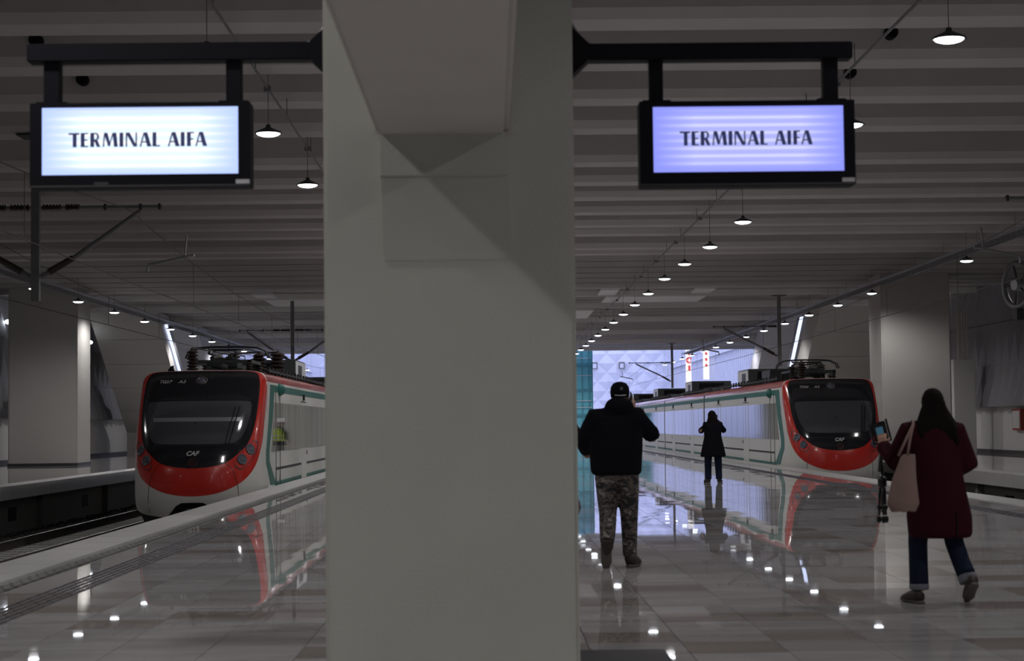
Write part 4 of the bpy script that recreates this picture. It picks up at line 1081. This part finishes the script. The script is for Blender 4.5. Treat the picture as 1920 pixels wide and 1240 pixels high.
obj('cap_badge', lathe(BM(), [(.018, 0), (.018, -.006), (0, -.006)], (.01, -.098, .055), 'y', 12), M['sole'], cp)
obj('cap_strap', tube(BM(), [(-.06, -.082, -.01), (0, -.106, -.014), (.06, -.082, -.01)], .005, 6), M['silver'], cp)
ph = obj('phone', bbox(-.006, .006, -.035, .035, -.075, .075, .004), M['phone'], t, loc=tuple(Vector((.11, .12, 1.63))), rot=(.5, 0, .1)); tag(ph)
# the raised back foot shows its sole: toe on the floor, heel up
sh = shoe(t, (-.165, -.16, .0), 0, 0, m='sole'); sh.matrix_local = Matrix.Translation((-.165, -.12, .015)) @ Matrix.Rotation(math.radians(-72), 4, 'X') @ Matrix.Translation((0, -.225, 0))
sh.scale = (1.15, 1.15, 1.15)
s2 = shoe(t, (.085, .0, .0), -.35, 0); s2.scale = (1.2, 1.1, 1.25)
cloth('boot_shaft', [L_([(.08, .03, .06), (.077, .04, .15)], [.06, .062]), L_([(-.160, -.225, .29), (-.162, -.21, .215), (-.165, -.15, .17)], [.062, .062, .05])], M['shoe'], t, .012, 2)

# --- woman in a maroon coat with a tote bag
t = thing('person', 'woman in long maroon coat and blue jeans walking away, long dark hair', 'person', (3.42, 14.3, 0))
hipL, hipR = Vector((-.13, 0, .86)), Vector((.07, 0, .86)); kL, kR = Vector((-.155, .04, .46)), Vector((.12, .02, .46)); aL, aR = Vector((-.15, .05, .09)), Vector((.185, -.12, .17))
shL, shR = Vector((-.20, 0, 1.33)), Vector((.13, 0, 1.33)); nk = Vector((-.03, .02, 1.40)); hd_ = Vector((-.02, .04, 1.50))
eL, eR = Vector((-.325, .06, 1.08)), Vector((.235, .02, 1.06)); wL, wR = Vector((-.36, .27, 1.20)), Vector((.18, .22, 1.0))
body = cloth('body', [L_([(-.03, 0, .86), (-.03, 0, 1.0), (-.03, 0, 1.2), (-.03, 0, 1.32)], [(.15, .10), (.13, .09), (.15, .1), (.12, .07)], 16, 'h'),
    L_([hipL, kL, aL], [.08, .055, .036]), L_([hipR, kR, aR], [.08, .055, .036]), L_([(-.03, 0, 1.32), nk, hd_], [.06, .05, .05]),
    L_([(-.04, 0, 1.33), shL, eL, wL], [.05, .045, .036, .026]), L_([(-.04, 0, 1.33), shR, eR, wR], [.05, .045, .036, .026])] + head(hd_, .12, .95)
    + hand(wL, (.0, .35, .9), (-.3, -.9, .2), 1, .9, .95) + hand(wR, (.05, .8, -.3), (0, .2, 1), -1, .7, .92), M['skin'], t, .0065, 2)
cloth('coat', [L_([(.012, 0, .50), (.01, 0, .53), (.005, 0, .66), (-.01, 0, .85), (-.02, 0, 1.05), (-.03, .0, 1.22), (-.035, .0, 1.33), (-.03, .01, 1.40)],
        [(.225, .17), (.245, .19), (.25, .19), (.225, .175), (.20, .16), (.205, .15), (.165, .12), (.07, .07)], 24, 'h'),
    L_([(-.09, 0, 1.31), shL+Vector((0, 0, -.02)), eL, wL-Vector((0, .02, 0))], [.10, .10, .082, .062]), L_([(.03, 0, 1.31), shR+Vector((0, 0, -.02)), eR, wR], [.10, .10, .085, .066]),
    ball((-.03, -.03, 1.36), (.11, .07, .06))], M['maroon'], t)
obj('coat_vent', tube(BM(), [(.09, -.178, .50), (.095, -.190, .62), (.09, -.186, .72)], [.006, .006, .003], 6), M['black'], t)
cloth('jeans', [L_([(-.03, 0, .72), (-.03, 0, .9)], [(.16, .12), (.15, .11)], 16, 'h'),
    L_([hipL, (hipL+kL)/2, kL, (kL+aL)/2, aL+Vector((0, 0, .05))], [.095, .085, .074, .073, .075]), L_([hipR, (hipR+kR)/2, kR, (kR+aR)/2, aR+Vector((-.01, 0, .05))], [.095, .085, .073, .070, .072])], M['jeans'], t, .013, 4)
cloth('jeans_cuff', [L_([(-.15, .05, .10), (-.15, .05, .155)], [.076, .078])], M['cuff'], t, .012, 2)
cloth('jeans_cuff', [L_([(.188, -.128, .165), (.178, -.105, .225)], [.073, .076])], M['cuff'], t, .012, 2)
cloth('hair', [ball(hd_+Vector((0, -.02, .035)), (.088, .098, .112)), L_([hd_+Vector((0, -.06, .04)), hd_+Vector((0, -.075, -.06)), hd_+Vector((.015, -.10, -.16)), hd_+Vector((.02, -.125, -.25))], [(.086, .05), (.10, .05), (.135, .05), (.115, .03)], 16, 'h'),
    L_([hd_+Vector((.05, -.05, -.02)), hd_+Vector((.12, -.09, -.15)), hd_+Vector((.145, -.12, -.24))], [.05, .05, .025]), L_([hd_+Vector((-.05, -.05, -.02)), hd_+Vector((-.10, -.09, -.13)), hd_+Vector((-.09, -.12, -.23))], [.05, .05, .02]),
    ball(hd_+Vector((0.0, -.01, .10)), (.065, .07, .045))] + [L_([hd_+Vector((-.075+.03*q, -.09, -.08)), hd_+Vector((-.125+.05*q, -.125, -.17)), hd_+Vector((-.105+.05*q+.012*(q % 2), -.145, -.255-.018*(q % 3)))], [.038, .036, .016], 8) for q in range(6)], M['hair'], t, .009, 2)
s1 = shoe(t, (-.17, .03, .0), .35, 0, w=.042); s1.scale = (1.0, .95, .95)
sh = shoe(t, (.2, -.16, 0), 0, 0, w=.042); sh.matrix_local = Matrix.Translation((.19, -.06, .012)) @ Matrix.Rotation(math.radians(-32), 4, 'X') @ Matrix.Translation((0, -.21, 0)); sh.scale = (1.05, 1, 1)
PX, PY = 3.42, 14.3
t = thing('tote_bag', 'beige canvas tote bag hanging from the shoulder of the woman in maroon', 'bag', (PX-.30, PY-.19, .70))
cloth('bag_body', [L_([(-.01, 0, .03), (-.01, 0, .0), (-.012, 0, .07), (.0, .0, .25), (.035, .01, .42), (.05, .02, .445)], [(.06, .03), (.09, .045), (.125, .055), (.095, .045), (.06, .025), (.055, .012)], 20, 'h')], M['bag'], t, .011, 3)
for dx in (-.02, .05):
    obj('strap', tube(BM(), [(dx-.02, .0, .43), (.03+dx*.4, -.005, .56), (.085, .03, .67), (.10, .10, .70), (.10, .20, .67)], [(.011, .004)]*5, 8), M['bag'], t, True)
t = thing('phone_tripod', 'small black tripod with a lit phone held up by the woman in maroon', 'tripod', (PX-.36, PY+.32, .6))
ph = obj('phone', bbox(-.055, .055, -.006, .006, -.075, .075, .006), M['phone'], t, loc=(.0, .05, .715), rot=(math.radians(12), math.radians(-14), math.radians(-8)))
obj('phone_screen', bbox(-.028, .028, -.0085, -.006, -.045, .035), M['phonescreen'], ph)
b_ = BM(); 
for s in (-1, 1): box(b_, s*.068-.008, s*.068+.008, -.012, .012, -.085, .085)
box(b_, -.075, .075, -.008, .012, -.094, -.08); obj('clamp_frame', b_, M['phone'], t, loc=(.0, .055, .715), rot=(math.radians(12), math.radians(-14), math.radians(-8)))
obj('grip', tube(BM(), [(0, .03, .62), (-.01, .0, .45), (-.005, 0, .40)], [.014, .018, .03], 12), M['phone'], t, True)
obj('centre_column', tube(BM(), [(0, 0, .45), (0.0, 0, .08)], .013, 10), M['phone'], t, True)
obj('collar', lathe(BM(), [(.03, .36), (.036, .34), (.036, .29), (.02, .27)], n=12), M['phone'], t, True)
for k in range(3):
    a = k*2.094+.5; c, s = math.cos(a), math.sin(a)
    l = obj('leg', tube(BM(), [(c*.02, s*.02, .32), (c*.03, s*.03, .06)], .010, 8), M['phone'], t, True)
    obj('foot', lathe(BM(), [(.012, .0), (.02, .015), (.02, .04), (.012, .055)], (c*.032, s*.032, 0), n=10), M['phone'], l, True)
    obj('leg_clip', lathe(BM(), [(.012, .10), (.018, .11), (.018, .13), (.012, .14)], (c*.029, s*.029, 0), n=10), M['phone'], l, True)

# --- distant woman in a dark flared coat photographing
def far_person(x, y, lab, flare=True, camera=True, phi=0):
    t = thing('person', lab, 'person', (x, y, 0), phi)
    hipL, hipR = Vector((-.10, 0, .84)), Vector((.10, 0, .84)); kL, kR = Vector((-.12, .02, .45)), Vector((.12, .02, .45)); aL, aR = Vector((-.12, 0, .08)), Vector((.13, 0, .08))
    shL, shR = Vector((-.17, 0, 1.34)), Vector((.17, 0, 1.34)); hd_ = Vector((.0, .04, 1.53)); eL = Vector((-.27, .12, 1.20)); eR = Vector((.27, .10, 1.20))
    wL, wR = (Vector((.0, .28, 1.42)), Vector((.12, .24, 1.44))) if camera else (Vector((-.24, .2, 1.0)), Vector((.25, .12, .98)))
    cloth('body', [L_([(0, 0, .84), (0, 0, 1.1), (0, 0, 1.32)], [(.15, .10), (.14, .1), (.13, .08)], 14, 'h'), L_([hipL, kL, aL], [.08, .055, .038]), L_([hipR, kR, aR], [.08, .055, .038]),
        L_([(0, 0, 1.32), (0, .02, 1.42), hd_], [.06, .05, .05]), L_([(-.02, 0, 1.34), shL, eL, wL], [.05, .045, .036, .027]), L_([(.02, 0, 1.34), shR, eR, wR], [.05, .045, .036, .027])]
        + head(hd_, -.2 if camera else .1, .95) + (hand(wL, (.4, .3, .6), (0, 1, .2), -1, .8, .92) + hand(wR, (-.2, .3, .8), (0, 1, .2), 1, .8, .92) if camera else hand(wL, (.1, .5, -.5), (0, .2, 1), 1, .6) + hand(wR, (0, .2, -.9), (1, 0, 0), -1, .5)), M['skin'], t, .008, 2)
    hem = .60 if flare else .82; fw = .30 if flare else .23
    cloth('coat', [L_([(0, 0, hem), (0, 0, hem+.03), (0, 0, .86), (0, 0, 1.08), (0, 0, 1.28), (0, 0, 1.37), (0, .01, 1.43)], [(fw*.97, .2), (fw, .21), (fw*.83, .18), (.20, .15), (.205, .14), (.15, .11), (.08, .08)], 22, 'h'),
        L_([(-.06, 0, 1.33), shL, eL, wL-Vector((0, .03, .0))], [.09, .09, .075, .05]), L_([(.06, 0, 1.33), shR, eR, wR-Vector((0, .03, .0))], [.09, .09, .075, .05])], M['jacket'], t, .016, 4)
    cloth('jeans', [L_([hipL, kL, aL+Vector((0, 0, .0))], [.10, .085, .075]), L_([hipR, kR, aR], [.10, .085, .075]), L_([(-.1, 0, .84), (.1, 0, .84)], [.1, .1])], M['jeans'] if flare else M['dark'], t, .016, 3)
    if camera: cloth('hair', [ball(hd_+Vector((-.01, -.02, .03)), (.10, .105, .12)), L_([hd_+Vector((0, -.05, 0)), hd_+Vector((-.01, -.06, -.16)), hd_+Vector((-.01, -.06, -.22))], [(.11, .07), (.14, .08), (.10, .05)], 14, 'h')], M['hair'], t, .014, 3)
    for a, d in ((aL, .3), (aR, -.35)): shoe(t, (a.x, a.y, 0), d, 0)
    return t
far_person(5.16, 43.4, 'person in dark flared coat and jeans holding a camera up by train T026')
t = thing('camera', 'small camera held to the face of the person in the flared coat', 'camera', (5.26, 43.76, 1.50))
obj('camera_body', bbox(-.06, .06, -.03, .03, 0, .08, .01), M['phone'], t); obj('camera_lens', lathe(BM(), [(.028, 0), (.032, .05), (.026, .06), (0, .055)], (0, .03, .04), 'y', 16), M['phone'], t, True)
far_person(2.45, 58, 'person in dark clothes mostly hidden by the right edge of the big pillar', False, False)
t = far_person(-3.62, 61, 'worker in yellow vest and white helmet standing behind the pillar, mirrored in train T027', False, False, math.radians(70))
cloth('vest', [L_([(0, 0, .95), (0, 0, .97), (0, 0, 1.1), (0, 0, 1.28), (0, 0, 1.38)], [(.24, .18), (.245, .185), (.235, .175), (.235, .165), (.16, .12)], 22, 'h')], M['vest'], t, .014, 2)
obj('helmet', lathe(BM(), [(.13, -.01), (.135, .0), (.115, .02), (.11, .07), (.08, .115), (0, .13)], n=20), M['helmet'], t, True, loc=(0, .04, 1.575))
for z in (1.0, 1.12): obj('reflective_band', tube(BM(), [(.249*math.cos(a*.3927), .189*math.sin(a*.3927), z) for a in range(17)], .012, 6), M['silver'], t)
